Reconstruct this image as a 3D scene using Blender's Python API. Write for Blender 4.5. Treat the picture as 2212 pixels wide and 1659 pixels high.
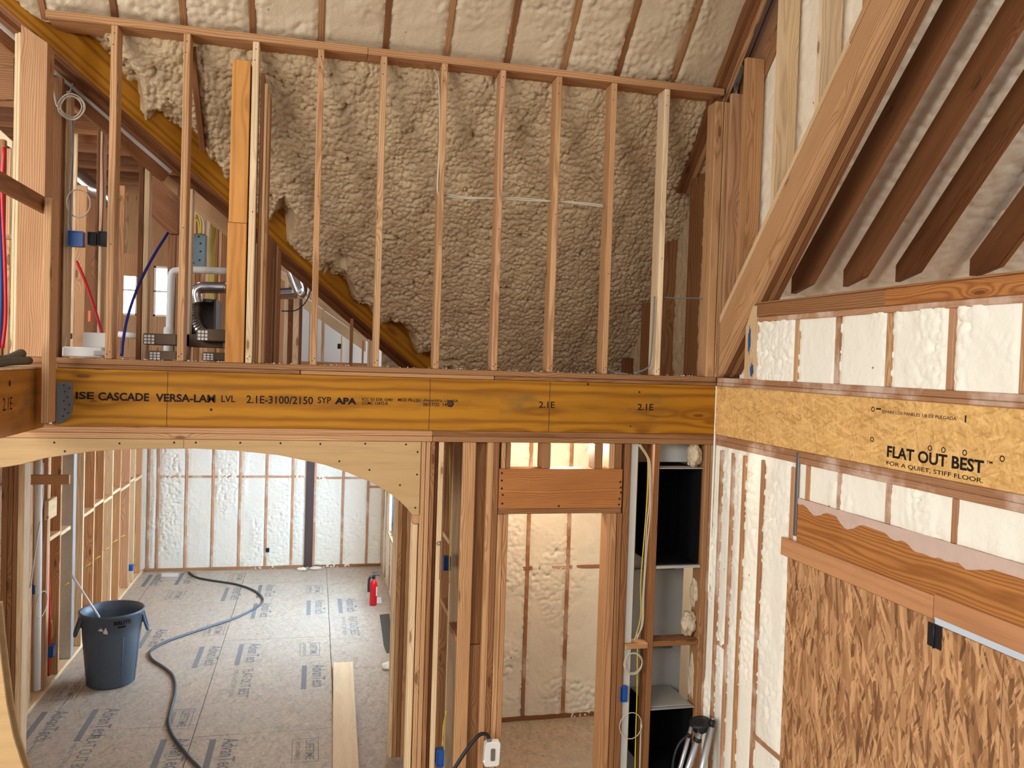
import bpy, bmesh, math, random
import numpy as np
from mathutils import Vector, Matrix

for o in list(bpy.data.objects): bpy.data.objects.remove(o)
S = bpy.context.scene
COL = S.collection

# ------------------------------------------------------------------ camera
W, H, F = 2212.0, 1659.0, 1798.04
yaw, pit, rol = .232032, -.0263132, .0326253
cy_, sy_ = math.cos(yaw), math.sin(yaw)
fw = np.array([sy_*math.cos(pit), cy_*math.cos(pit), math.sin(pit)])
r_ = np.array([cy_, -sy_, 0.]); u_ = np.cross(r_, fw)
RR = r_*math.cos(rol)+u_*math.sin(rol); UU = u_*math.cos(rol)-r_*math.sin(rol)
EYE = 3.25
CAM = np.array([0., 0., EYE])
cd = bpy.data.cameras.new('camera'); cam = bpy.data.objects.new('camera', cd); COL.objects.link(cam)
cd.sensor_fit = 'HORIZONTAL'; cd.sensor_width = 36; cd.lens = F/W*36; cd.clip_end = 200; cd.clip_start = .02
cam.matrix_world = Matrix(((RR[0], UU[0], -fw[0], CAM[0]), (RR[1], UU[1], -fw[1], CAM[1]), (RR[2], UU[2], -fw[2], CAM[2]), (0, 0, 0, 1)))
S.camera = cam

# ------------------------------------------------------------------ world, exposure, lights
S.view_settings.view_transform = 'Standard'; S.view_settings.look = 'None'
S.view_settings.gamma = 1; S.view_settings.use_curve_mapping = False
S.view_settings.exposure = 0.12
wd = bpy.data.worlds.new('world'); S.world = wd; wd.use_nodes = True
bgn = wd.node_tree.nodes['Background']; bgn.inputs[1].default_value = .62
_tc = wd.node_tree.nodes.new('ShaderNodeTexCoord'); _sp = wd.node_tree.nodes.new('ShaderNodeSeparateXYZ'); _rp = wd.node_tree.nodes.new('ShaderNodeValToRGB')
wd.node_tree.links.new(_tc.outputs['Generated'], _sp.inputs[0]); wd.node_tree.links.new(_sp.outputs[2], _rp.inputs[0]); wd.node_tree.links.new(_rp.outputs[0], bgn.inputs[0])
_rp.color_ramp.elements[0].position = .0; _rp.color_ramp.elements[0].color = (.10, .09, .08, 1)
_rp.color_ramp.elements[1].position = .02; _rp.color_ramp.elements[1].color = (1.0, 1.04, 1.1, 1)

def area(name, loc, to, sx, sy, e, col=(1, 1, 1)):
    l = bpy.data.lights.new(name, 'AREA'); l.shape = 'RECTANGLE'; l.size = sx; l.size_y = sy; l.energy = e; l.color = col
    o = bpy.data.objects.new(name, l); COL.objects.link(o); o.location = loc
    o.rotation_euler = (Vector(to)-Vector(loc)).to_track_quat('-Z', 'Y').to_euler(); return o
def point(name, loc, e, r=.05, col=(1, 1, 1)):
    l = bpy.data.lights.new(name, 'POINT'); l.energy = e; l.shadow_soft_size = r; l.color = col
    o = bpy.data.objects.new(name, l); COL.objects.link(o); o.location = loc; return o
# daylight from the window wall behind the photographer, then two added fill lamps
area('window_daylight_behind_left', (-4.4, -2.2, 4.7), (2.2, 5.6, 2.6), 3.0, 2.4, 320, (1, .95, .86))
area('window_daylight_low_left', (-4.6, 2.4, 2.0), (2.9, 4.2, 1.5), 2.0, 1.8, 170, (1, .96, .90))  # added lamp brightening the lower right wall, not a known window
area('window_daylight_behind_right', (5.2, -2.5, 4.6), (4.3, 5, 4.9), 2.0, 1.6, 150, (1, .95, .88))  # added lamp to brighten the foam and rafters above the knee wall
# daylight from the living room windows (right wall, beyond the arch)
area('living_window_daylight', (1.35, 10.6, 1.75), (-2, 11.5, 1.3), 2.2, 1.5, 500, (.55, .77, 1))
area('living_side_daylight', (1.2, 8.6, 2.2), (-1.2, 9.5, 0), .9, 1.0, 90, (.75, .88, 1))
# attic windows, and an added fill lamp at the left
area('attic_window_daylight', (-1.9, 13.9, 3.9), (-1.5, 6, 4.0), 2.6, 1.3, 110, (.85, .92, 1))
area('attic_gable_daylight', (-4.3, 5.4, 4.5), (-.6, 8.4, 4.0), 1.4, 1.2, 70, (.86, .92, 1))  # added lamp brightening the attic stud edges from the left front
area('attic_side_daylight', (1.6, 10.2, 3.75), (-.8, 9.6, 3.6), 1.2, .8, 30, (.85, .92, 1))
point('attic_bulb', (-1.60, 8.20, 5.02), 26, .05, (1, .86, .66))
point('closet_bulb', (1.9, 6.2, 2.64), 44, .06, (1, .90, .68))

# ------------------------------------------------------------------ pixel rays
def ray(x, y): return fw+RR*(x-W/2)/F-UU*(y-H/2)/F
def PX(x, y, v): d = ray(x, y); return CAM+d*((v-CAM[0])/d[0])      # on plane x=v
def PY(x, y, v): d = ray(x, y); return CAM+d*((v-CAM[1])/d[1])      # on plane y=v
def PZ(x, y, v): d = ray(x, y); return CAM+d*((v-CAM[2])/d[2])      # on plane z=v
def PP(x, y, p, n): d = ray(x, y); return CAM+d*(np.dot(np.array(p)-CAM, n)/np.dot(d, n))

# ------------------------------------------------------------------ object bookkeeping
def meta(o, label=None, cat=None, group=None, kind=None):
    if label: o['label'] = label
    if cat: o['category'] = cat
    if group: o['group'] = group
    if kind: o['kind'] = kind
    return o
rnd = random.Random(7)
def mk(name, V, Fc, mat, frame=None, parent=None, bevel=0.0, smooth=False):
    """V in world coordinates; frame=(origin,ex,ey,ez)."""
    V = np.asarray(V, float)
    if frame is None:
        o0 = V.mean(0); ax = np.eye(3)
    else:
        o0 = np.array(frame[0], float); ax = np.array(frame[1:], float)
    L = (V-o0) @ ax.T
    me = bpy.data.meshes.new(name); me.from_pydata([tuple(v) for v in L], [], Fc); me.update()
    if bevel > 0:
        bm = bmesh.new(); bm.from_mesh(me)
        bmesh.ops.recalc_face_normals(bm, faces=bm.faces)
        bmesh.ops.bevel(bm, geom=[e for e in bm.edges], offset=bevel, segments=1, affect='EDGES', profile=.5)
        bm.to_mesh(me); bm.free()
    else:
        bm = bmesh.new(); bm.from_mesh(me); bmesh.ops.recalc_face_normals(bm, faces=bm.faces); bm.to_mesh(me); bm.free()
    if smooth:
        for p in me.polygons: p.use_smooth = True
    o = bpy.data.objects.new(name, me); COL.objects.link(o)
    if mat: me.materials.append(mat)
    M = Matrix((( ax[0][0], ax[1][0], ax[2][0], o0[0]), (ax[0][1], ax[1][1], ax[2][1], o0[1]), (ax[0][2], ax[1][2], ax[2][2], o0[2]), (0, 0, 0, 1)))
    if parent is not None:
        o.parent = parent
        o.matrix_world = M
        o.matrix_parent_inverse = Matrix.Identity(4)
        o.matrix_local = parent_world(parent).inverted() @ M
    else: o.matrix_world = M
    WM[o.name] = M
    return o
WM = {}
def parent_world(p): return WM[p.name]
def empty(name, loc, label, cat, group=None, kind=None):
    o = bpy.data.objects.new(name, None); COL.objects.link(o); o.location = loc; o.empty_display_size = .1
    WM[o.name] = Matrix.Translation(Vector([float(a) for a in loc])); return meta(o, label, cat, group, kind)
BF = [(0, 1, 3, 2), (4, 6, 7, 5), (0, 4, 5, 1), (2, 3, 7, 6), (0, 2, 6, 4), (1, 5, 7, 3)]
EX, EY, EZ = np.array([1., 0, 0]), np.array([0, 1., 0]), np.array([0, 0, 1.])
def box(name, x0, x1, y0, y1, z0, z1, mat, label=None, cat=None, group=None, kind=None, parent=None, bevel=.0038):
    V = [(x, y, z) for x in (x0, x1) for y in (y0, y1) for z in (z0, z1)]
    d = (x1-x0, y1-y0, z1-z0); k = int(np.argmax(np.abs(d)))
    c = ((x0+x1)/2, (y0+y1)/2, (z0+z1)/2)
    fr = {0: (c, EX, EY, EZ), 1: (c, EY, EZ, EX), 2: (c, EZ, EX, EY)}[k]
    b = min(bevel, .2*min(abs(q) for q in d))
    return meta(mk(name, V, BF, mat, fr, parent, b), label, cat, group, kind)
def prism(name, poly, axis, a0, a1, mat, label=None, cat=None, group=None, kind=None, parent=None, grain=None, bevel=.0015):
    """poly: 2D points; axis 'x': (y,z) extruded in x; 'y': (x,z); 'z': (x,y)."""
    def P(p, a):
        return {'x': (a, p[0], p[1]), 'y': (p[0], a, p[1]), 'z': (p[0], p[1], a)}[axis]
    n = len(poly); V = [P(p, a0) for p in poly]+[P(p, a1) for p in poly]
    Fc = [tuple(range(n)), tuple(range(2*n-1, n-1, -1))]+[(i, i+n, (i+1) % n+n, (i+1) % n) for i in range(n)]
    c = np.mean(V, 0)
    if grain is None: grain = {'x': EZ, 'y': EZ, 'z': EX}[axis]
    g = np.array(grain, float); g /= np.linalg.norm(g)
    e = {'x': EX, 'y': EY, 'z': EZ}[axis]; k = np.cross(g, e)
    return meta(mk(name, V, Fc, mat, (c, g, e, k), parent, bevel), label, cat, group, kind)
def beam(name, p0, p1, side, w, h, mat, label=None, cat=None, group=None, kind=None, parent=None, bevel=.002):
    """p0->p1 is one long edge; the box extends w along side and h along up=side x dir."""
    p0, p1 = np.array(p0, float), np.array(p1, float); d = p1-p0; d /= np.linalg.norm(d)
    s = np.array(side, float); s -= d*np.dot(s, d); s /= np.linalg.norm(s); up = np.cross(s, d)
    if up[2] < 0: up = -up
    V = [p+s*a+up*b for p in (p0, p1) for a in (0, w) for b in (0, h)]
    return meta(mk(name, V, BF, mat, (np.mean(V, 0), d, s, up), parent, bevel), label, cat, group, kind)
def tube(name, pts, r, mat, label=None, cat=None, group=None, parent=None, seg=10, smooth_n=6, kind=None, corrug=0):
    P = [np.array(p, float) for p in pts]
    if smooth_n > 1 and len(P) > 2:
        Q = [P[0]+(P[0]-P[1])]+P+[P[-1]+(P[-1]-P[-2])]; out = []
        for i in range(1, len(Q)-2):
            for k in range(smooth_n):
                t = k/smooth_n; a, b, c, d = Q[i-1], Q[i], Q[i+1], Q[i+2]
                out.append(.5*((2*b)+(-a+c)*t+(2*a-5*b+4*c-d)*t*t+(-a+3*b-3*c+d)*t**3))
        out.append(P[-1]); P = out
    V, Fc = [], []; n = None
    for i, p in enumerate(P):
        t = P[min(i+1, len(P)-1)]-P[max(i-1, 0)]; t = t/(np.linalg.norm(t)+1e-9)
        if n is None:
            n = np.cross(t, EZ if abs(t[2]) < .9 else EX)
        n = n-t*np.dot(n, t); n /= np.linalg.norm(n); b = np.cross(t, n)
        rr = (r[i*len(r)//len(P)] if isinstance(r, (list, tuple)) else r)*(1+(corrug if i % 2 else 0))
        for k in range(seg):
            a = 2*math.pi*k/seg; V.append(p+rr*(n*math.cos(a)+b*math.sin(a)))
    for i in range(len(P)-1):
        for k in range(seg):
            k2 = (k+1) % seg; Fc.append((i*seg+k, i*seg+k2, (i+1)*seg+k2, (i+1)*seg+k))
    Fc.append(tuple(range(seg))[::-1]); Fc.append(tuple((len(P)-1)*seg+k for k in range(seg)))
    return meta(mk(name, V, Fc, mat, None, parent, 0, smooth=(corrug == 0)), label, cat, group, kind)
def lathe(name, prof, c, mat, label=None, cat=None, group=None, parent=None, seg=40, axis=None, ovals=1.0):
    V, Fc = [], []; ax = EZ if axis is None else np.array(axis, float)/np.linalg.norm(axis)
    a1 = np.cross(ax, EX if abs(ax[0]) < .9 else EY); a1 /= np.linalg.norm(a1); a2 = np.cross(ax, a1)
    for r, z in prof:
        for k in range(seg):
            a = 2*math.pi*k/seg; V.append(np.array(c)+ax*z+(a1*math.cos(a)+a2*math.sin(a)*ovals)*max(r, 1e-4))
    for i in range(len(prof)-1):
        for k in range(seg):
            k2 = (k+1) % seg; Fc.append((i*seg+k, i*seg+k2, (i+1)*seg+k2, (i+1)*seg+k))
    if prof[0][0] < .5: Fc.append(tuple(range(seg)))
    Fc.append(tuple((len(prof)-1)*seg+k for k in range(seg)))
    o = mk(name, V, Fc, mat, (c, a1, a2, ax), parent, 0, smooth=True)
    return meta(o, label, cat, group)

# ------------------------------------------------------------------ materials
def srgb(r, g, b):
    f = lambda v: (v/255/12.92) if v/255 <= .04045 else ((v/255+.055)/1.055)**2.4
    return (f(r), f(g), f(b), 1)
class NT:
    def __init__(s, name):
        s.m = bpy.data.materials.new(name); s.m.use_nodes = True; s.t = s.m.node_tree; s.t.nodes.clear()
        s.out = s.n('ShaderNodeOutputMaterial'); s.b = s.n('ShaderNodeBsdfPrincipled'); s.l(s.b.outputs[0], s.out.inputs[0])
        s.tc = s.n('ShaderNodeTexCoord')
    def n(s, t, **k):
        x = s.t.nodes.new(t)
        for a, v in k.items(): setattr(x, a, v)
        return x
    def l(s, a, b): s.t.links.new(a, b)
    def setv(s, sock, v):
        if hasattr(v, 'is_linked') or hasattr(v, 'links'): s.l(v, sock)
        else: sock.default_value = v
    def math(s, op, a, b=0.0, c=None, clamp=False):
        x = s.n('ShaderNodeMath', operation=op, use_clamp=clamp); s.setv(x.inputs[0], a); s.setv(x.inputs[1], b)
        if c is not None: s.setv(x.inputs[2], c)
        return x.outputs[0]
    def vmath(s, op, a, b):
        x = s.n('ShaderNodeVectorMath', operation=op); s.setv(x.inputs[0], a); s.setv(x.inputs[1], b); return x.outputs[0]
    def mapping(s, v, sc=(1, 1, 1), rot=(0, 0, 0), loc=(0, 0, 0)):
        x = s.n('ShaderNodeMapping'); s.l(v, x.inputs[0]); x.inputs['Scale'].default_value = sc; x.inputs['Rotation'].default_value = rot; x.inputs['Location'].default_value = loc
        return x.outputs[0]
    def noise(s, v, sc, det=2, rough=.5, dist=0):
        x = s.n('ShaderNodeTexNoise'); s.l(v, x.inputs['Vector']); x.inputs['Scale'].default_value = sc; x.inputs['Detail'].default_value = det
        x.inputs['Roughness'].default_value = rough; x.inputs['Distortion'].default_value = dist; return x.outputs['Fac']
    def ramp(s, f, stops):
        x = s.n('ShaderNodeValToRGB'); s.l(f, x.inputs[0]); e = x.color_ramp.elements
        while len(e) < len(stops): e.new(.5)
        for i, (p, c) in enumerate(stops): e[i].position = p; e[i].color = c
        return x.outputs[0]
    def mix(s, f, a, b, mode='MIX'):
        x = s.n('ShaderNodeMix', data_type='RGBA', blend_type=mode); s.setv(x.inputs[0], f); s.setv(x.inputs[6], a); s.setv(x.inputs[7], b); return x.outputs[2]
    def bump(s, h, st=.3, d=.002):
        x = s.n('ShaderNodeBump'); s.l(h, x.inputs['Height']); x.inputs['Strength'].default_value = st; x.inputs['Distance'].default_value = d
        s.l(x.outputs[0], s.b.inputs['Normal'])
    def fin(s, col, rough=.6, metal=0, spec=.3):
        s.setv(s.b.inputs['Base Color'], col); s.setv(s.b.inputs['Roughness'], rough); s.b.inputs['Metallic'].default_value = metal
        s.b.inputs['Specular IOR Level'].default_value = spec; return s.m
G = lambda v: (v, v, v, 1)
def wood(name, cols, ring=26, ringamt=.45, knots=True, stretch=.10, dirt=.25, stain=None, spray=False):
    t = NT(name); oi = t.n('ShaderNodeObjectInfo'); rv = oi.outputs['Random']
    off = t.n('ShaderNodeCombineXYZ'); t.l(t.math('MULTIPLY', rv, 61.0), off.inputs[0])
    fr = t.math('FRACT', t.math('MULTIPLY', rv, 17.31)); fr2 = t.math('FRACT', t.math('MULTIPLY', rv, 71.7))
    t.l(t.math('MULTIPLY_ADD', fr, .16, -.08), off.inputs[1]); t.l(t.math('MULTIPLY_ADD', fr2, .16, -.03), off.inputs[2])
    v = t.vmath('ADD', t.tc.outputs['Object'], off.outputs[0])
    # knots: voronoi, push the ring coordinates away
    kv = t.mapping(v, (1.9, 7, 7)); vo = t.n('ShaderNodeTexVoronoi'); t.l(kv, vo.inputs['Vector']); vo.inputs['Scale'].default_value = 1.0
    kd = vo.outputs['Distance']
    wv = t.mapping(v, (stretch, 1, 1)); w = t.n('ShaderNodeTexWave', wave_type='RINGS', rings_direction='X'); 
    nz = t.n('ShaderNodeTexNoise'); t.l(t.mapping(v, (.9, 7, 7)), nz.inputs['Vector']); nz.inputs['Scale'].default_value = 1; nz.inputs['Detail'].default_value = 2
    d1 = t.vmath('SCALE', nz.outputs['Color'], (0, 0, 0)); d1.node.inputs['Scale'].default_value = .05
    kk = t.math('POWER', t.math('SUBTRACT', 1.0, t.math('MULTIPLY', kd, 1.6), clamp=True), 3.0)
    kc = t.n('ShaderNodeCombineXYZ'); t.l(t.math('MULTIPLY', kk, .05), kc.inputs[1]); t.l(t.math('MULTIPLY', kk, .05), kc.inputs[2])
    wv2 = t.vmath('ADD', t.vmath('ADD', wv, d1), kc.outputs[0])
    t.l(wv2, w.inputs['Vector']); w.inputs['Scale'].default_value = ring; w.inputs['Distortion'].default_value = 1.0
    w.inputs['Detail'].default_value = 1.5; w.inputs['Detail Scale'].default_value = 1.5
    rg = t.math('POWER', w.outputs['Fac'], 1.7)
    fine = t.noise(t.mapping(v, (5, 260, 260)), 1, 2, .6)
    blot = t.noise(t.mapping(v, (1.4, 9, 9)), 1, 3, .6)
    base = t.ramp(t.math('MULTIPLY_ADD', t.math('SUBTRACT', fr2, .5), 1.0, .5), [(i/(len(cols)-1), c) for i, c in enumerate(cols)])
    dark = t.mix(1.0, base, (.48, .37, .27, 1), 'MULTIPLY')
    amt = t.math('ADD', t.math('MULTIPLY', rg, ringamt), t.math('MULTIPLY', t.math('SUBTRACT', fine, .5), .75), clamp=True)
    c = t.mix(amt, base, dark)
    c = t.mix(t.math('MULTIPLY', t.math('SUBTRACT', blot, .42, clamp=True), dirt*4, clamp=True), c, dark)
    if knots:
        km = t.math('LESS_THAN', kd, .075); c = t.mix(t.math('MULTIPLY', km, .85), c, (.07, .03, .015, 1))
        kr = t.math('MULTIPLY', t.math('SUBTRACT', .16, kd, clamp=True), 5.0); c = t.mix(t.math('MULTIPLY', kr, 1.0, clamp=True), c, dark)
    if stain:
        s_ = t.noise(t.mapping(t.tc.outputs['Object'], (1.2, 3, 3)), 1.6, 4, .65); sm = t.math('MULTIPLY', t.math('SUBTRACT', s_, .60, clamp=True), 7, clamp=True)
        c = t.mix(t.math('MULTIPLY', sm, .55), c, stain)
    if spray:
        g = t.n('ShaderNodeNewGeometry'); s2 = t.noise(g.outputs['Position'], 3.2, 4, .6)
        sm = t.math('MULTIPLY', t.math('SUBTRACT', s2, .50, clamp=True), 7, clamp=True)
        c = t.mix(t.math('MULTIPLY', sm, .75), c, srgb(214, 190, 172))
    t.bump(t.math('ADD', rg, fine), .25, .0012)
    return t.fin(c, .62, 0, .25)
def wcols(*a): return [srgb(*q) for q in a]
PINE = wood('fir_lumber', wcols((200, 156, 112), (192, 144, 100), (206, 166, 124), (186, 138, 94), (198, 152, 114)), ringamt=.62)
PINE_BR = wood('aged_fir_lumber', wcols((158, 112, 74), (146, 100, 62), (168, 124, 84), (140, 94, 58)), ringamt=.65)
PINE_LT = wood('pale_pine_lumber', wcols((228, 200, 160), (220, 188, 146), (232, 206, 170)), ringamt=.4)
PINE_DK = wood('dark_rafter_lumber', wcols((136, 90, 56), (122, 78, 46), (146, 98, 62)), ringamt=.6, dirt=.5)
PINE_OV = wood('oversprayed_lumber', wcols((176, 130, 96), (166, 120, 86), (188, 142, 108)), ringamt=.3, spray=True, knots=False)
HEADW = wood('header_fir_lumber', wcols((186, 124, 70), (178, 116, 62)), ring=28, ringamt=.7, spray=False)
HEADS = wood('header_fir_oversprayed', wcols((190, 130, 74), (184, 122, 66)), ring=30, ringamt=.7, spray=False)
LVL = wood('laminated_veneer_lumber', wcols((178, 120, 24), (166, 110, 20)), ring=7.0, ringamt=.75, stretch=.22, dirt=.35, stain=(.09, .075, .035, 1))
LVLD = wood('weathered_veneer_lumber', wcols((176, 118, 46), (170, 112, 42)), ring=5.0, ringamt=.4, stretch=.2, dirt=.4, stain=(.1, .07, .04, 1))
LVLP = wood('veneer_post_lumber', wcols((206, 144, 76), (200, 138, 70)), ring=9, ringamt=.4, stretch=.1)
PLYW = wood('birch_plywood', wcols((188, 154, 108), (184, 150, 104)), ring=3.5, ringamt=.14, knots=False, stretch=.3, dirt=.12)
PLYB = wood('fir_plywood_strip', wcols((196, 142, 98), (190, 134, 92)), ring=6, ringamt=.2, knots=False, stretch=.3)

def osb(name, c0, c1, c2, pl, L, Wd, contrast=1.0, vertical=False, grime=None):
    """strand board: pl = (long axis, cross axis) of the strands in world coordinates; L, Wd strand length and width"""
    t = NT(name); g = t.n('ShaderNodeNewGeometry'); sp = t.n('ShaderNodeSeparateXYZ'); t.l(g.outputs['Position'], sp.inputs[0])
    cb = t.n('ShaderNodeCombineXYZ'); t.l(sp.outputs[pl[0]], cb.inputs[0]); t.l(sp.outputs[pl[1]], cb.inputs[1]); v = cb.outputs[0]
    base = t.mix(t.noise(v, 2.2, 4, .6), c0, c1); hsum = None
    for i, (a, s) in enumerate(((.0, 1.0), (.6, 1.1), (-.7, .9), (1.2, 1.2), (-1.3, .8), (.3, .75), (-.3, .6))):
        if vertical: a *= .42
        m = t.mapping(v, (1, 1, 1), (0, 0, a), (i*1.37, i*2.3, i*.7)); m = t.mapping(m, (s/L, s/Wd, 1))
        nw = t.n('ShaderNodeTexNoise'); t.l(m, nw.inputs['Vector']); nw.inputs['Scale'].default_value = 1.1; nw.inputs['Detail'].default_value = 2
        dn = t.vmath('SCALE', nw.outputs['Color'], (0, 0, 0)); dn.node.inputs['Scale'].default_value = .12
        vo = t.n('ShaderNodeTexVoronoi'); t.l(m if vertical else t.vmath('ADD', m, dn), vo.inputs['Vector']); vo.inputs['Scale'].default_value = 1.0; vo.voronoi_dimensions = '2D'
        sep = t.n('ShaderNodeSeparateColor'); t.l(vo.outputs['Color'], sep.inputs[0])
        f = t.math('GREATER_THAN', sep.outputs[0], .66 if vertical else .58); shade = sep.outputs[1]
        cc = t.ramp(shade, [(0, c2), (.35, c0), (.75, c1), (1, tuple(min(1, q*1.3) for q in c1[:3])+(1,))])
        gr = t.noise(t.mapping(m, (1, 9, 1)), 1.5, 2, .6); cc = t.mix(t.math('MULTIPLY', t.math('SUBTRACT', gr, .5, clamp=True), 1.2), cc, c2)
        base = t.mix(t.math('MULTIPLY', f, .75*contrast), base, cc)
        h = t.math('MULTIPLY', f, t.math('ADD', shade, .15*i)); hsum = h if hsum is None else t.math('MAXIMUM', hsum, h)
    fine = t.noise(v, 120, 3, .7)
    base = t.mix(t.math('MULTIPLY', t.math('SUBTRACT', fine, .62, clamp=True), 4, clamp=True), base, c2)
    if grime is not None:
        gq = t.noise(v, 1.1, 5, .6); base = t.mix(t.math('MULTIPLY_ADD', gq, 1.0, -.22, clamp=True), base, grime)
        spk = t.noise(v, 30, 1, .5); base = t.mix(t.math('MULTIPLY', t.math('SUBTRACT', spk, .72, clamp=True), 20, clamp=True), base, (.12, .10, .08, 1))
        spk = t.noise(t.mapping(v, (1, 1, 1), (0, 0, 0), (9, 4, 0)), 38, 1, .5); base = t.mix(t.math('MULTIPLY', t.math('SUBTRACT', spk, .72, clamp=True), 20, clamp=True), base, (.75, .73, .70, 1))
    t.bump(hsum, .5, .0015)
    return t.fin(base, .62 if grime is None else .42, 0, .3)
OSB_RIM = osb('osb_rim_board', srgb(214, 166, 98), srgb(228, 184, 118), srgb(162, 112, 58), (1, 2), .055, .009, .55)
OSB_PAN = osb('osb_panel', srgb(160, 112, 72), srgb(196, 150, 106), srgb(98, 64, 40), (2, 1), .095, .014, 1.1, True)
OSB_FLR = osb('subfloor_panel', srgb(168, 152, 132), srgb(196, 182, 162), srgb(112, 96, 78), (1, 0), .07, .014, .38, False, srgb(160, 152, 144))

def foam(name, c0, c1, sc=60, bump=.5, bd=.004, rgh=.5):
    t = NT(name); g = t.n('ShaderNodeNewGeometry'); v = g.outputs['Position']
    a = t.noise(v, 2.5, 4, .6); c = t.mix(a, c0, c1)
    b = t.noise(v, 28, 3, .6, .6); c = t.mix(t.math('MULTIPLY', t.math('SUBTRACT', b, .60, clamp=True), 2, clamp=True), c, tuple(q*.82 for q in c0[:3])+(1,))
    d = t.noise(v, 30, 0, .5); c = t.mix(t.math('MULTIPLY', t.math('SUBTRACT', d, .86, clamp=True), 18, clamp=True), c, (.2, .15, .10, 1))
    h = t.math('ADD', t.noise(v, sc, 4, .65, .8), t.math('MULTIPLY', t.noise(v, sc*.3, 2, .5, 1.0), 1.5))
    t.bump(h, bump, bd)
    return t.fin(c, rgh, 0, .5)
FOAM_W = foam('wall_spray_foam', srgb(247, 243, 230), srgb(242, 236, 218), 45, .5, .005)
FOAM_T = foam('roof_spray_foam', srgb(198, 178, 150), srgb(188, 168, 140), 55, .7, .005, .42)  # foam's own tan, with the roof's dimmer warm light put in
FOAM_R = foam('rough_roof_spray_foam', srgb(206, 182, 146), srgb(188, 164, 130), 50, .8, .006, .34)  # tan foam, with the shade behind the loft studs put into its colour
FOAM_G = foam('dormer_spray_foam', srgb(232, 220, 198), srgb(224, 212, 190), 50, .5, .004)

def plain(name, c, rough=.5, metal=0, spec=.4, var=.0, vs=8):
    t = NT(name); col = c
    if var: col = t.mix(t.noise(t.tc.outputs['Object'], vs, 4, .6), c, tuple(max(0, q*(1-var)) for q in c[:3])+(1,))
    return t.fin(col, rough, metal, spec)
GALV = plain('galvanised_steel', srgb(150, 152, 154), .38, .75, .5, .35, 14)
GALVD = plain('dull_sheet_metal', srgb(186, 184, 176), .5, .35, .5, .2, 9)
FOIL = plain('aluminium_foil_duct', srgb(205, 205, 205), .22, .95, .5, .3, 20)
BLACK = plain('black_duct_liner', (.004, .004, .005, 1), .9, 0, .1)
BLKP = plain('black_plastic', (.012, .012, .013, 1), .45)
BLUEP = plain('blue_electrical_plastic', srgb(30, 80, 150), .4)
NAVY = plain('blue_tubing', srgb(24, 30, 110), .35)
REDP = plain('red_tubing', srgb(196, 24, 34), .35)
REDX = plain('red_painted_steel', srgb(190, 14, 24), .28)
WHITEP = plain('white_plastic', srgb(228, 226, 220), .45, 0, .4, .08)
CANM = plain('grey_bin_plastic', srgb(84, 98, 114), .42, 0, .5, .22, 5)
CABW = plain('white_cable', srgb(188, 178, 158), .5)
CABY = plain('yellow_cable', srgb(190, 166, 60), .5)
CABG = plain('grey_cable', srgb(110, 110, 112), .5)
CABB = plain('black_cable', srgb(28, 28, 30), .5)
HOSE = plain('grey_hose_rubber', srgb(70, 74, 80), .5, 0, .35, .2)
INK = plain('black_stencil_ink', (.018, .013, .012, 1), .8, 0, .1)
INKP = plain('purple_black_ink', (.045, .014, .03, 1), .8, 0, .1)
INKG = plain('grey_panel_ink', srgb(122, 122, 122), .8, 0, .1)
BLUEPAINT = plain('blue_spray_paint', srgb(48, 92, 150), .7, 0, .2, .3, 30)
HOLE = plain('dark_nail', (.015, .01, .008, 1), .6)
PAPER = plain('white_paper', srgb(226, 226, 222), .7)
TAPE = plain('foil_tape', srgb(206, 212, 216), .28, .6, .5, .3, 30)
STEELB = plain('dark_brown_steel', srgb(70, 50, 46), .6, 0, .3, .3)
MATG = plain('dark_rubber_mat', srgb(84, 80, 72), .85, 0, .2, .2)
CARD = plain('brown_wrapped_panel', srgb(112, 92, 72), .6, 0, .3, .35, 6)
PANELG = plain('grey_blue_cabinet', srgb(98, 112, 118), .4, .3)
GREYB = plain('white_duct_board', srgb(200, 198, 190), .6, 0, .3, .12, 5)
ALU = plain('satin_aluminium', srgb(200, 200, 200), .3, .8, .5, .15, 30)
CLOTHG = plain('grey_green_canvas', srgb(104, 98, 84), .9, 0, .1, .3)
FRAMEB = plain('black_window_frame', srgb(34, 38, 44), .4)
VINYL = plain('white_vinyl_frame', srgb(236, 232, 224), .4)
GREENP = plain('green_strap', srgb(30, 130, 80), .4)
ORNG = plain('orange_plastic', srgb(226, 110, 70), .5)
def glass():
    t = NT('window_glass'); t.b.inputs['Transmission Weight'].default_value = 1; t.b.inputs['IOR'].default_value = 1.05
    return t.fin((.97, .98, 1, 1), .0, 0, .3)
GLASS = glass()
def emis(name, c, s):
    t = NT(name); t.b.inputs['Emission Color'].default_value = c; t.b.inputs['Emission Strength'].default_value = s; return t.fin(c)
BULB = emis('glowing_bulb', (1, .88, .7, 1), 14)

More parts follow.
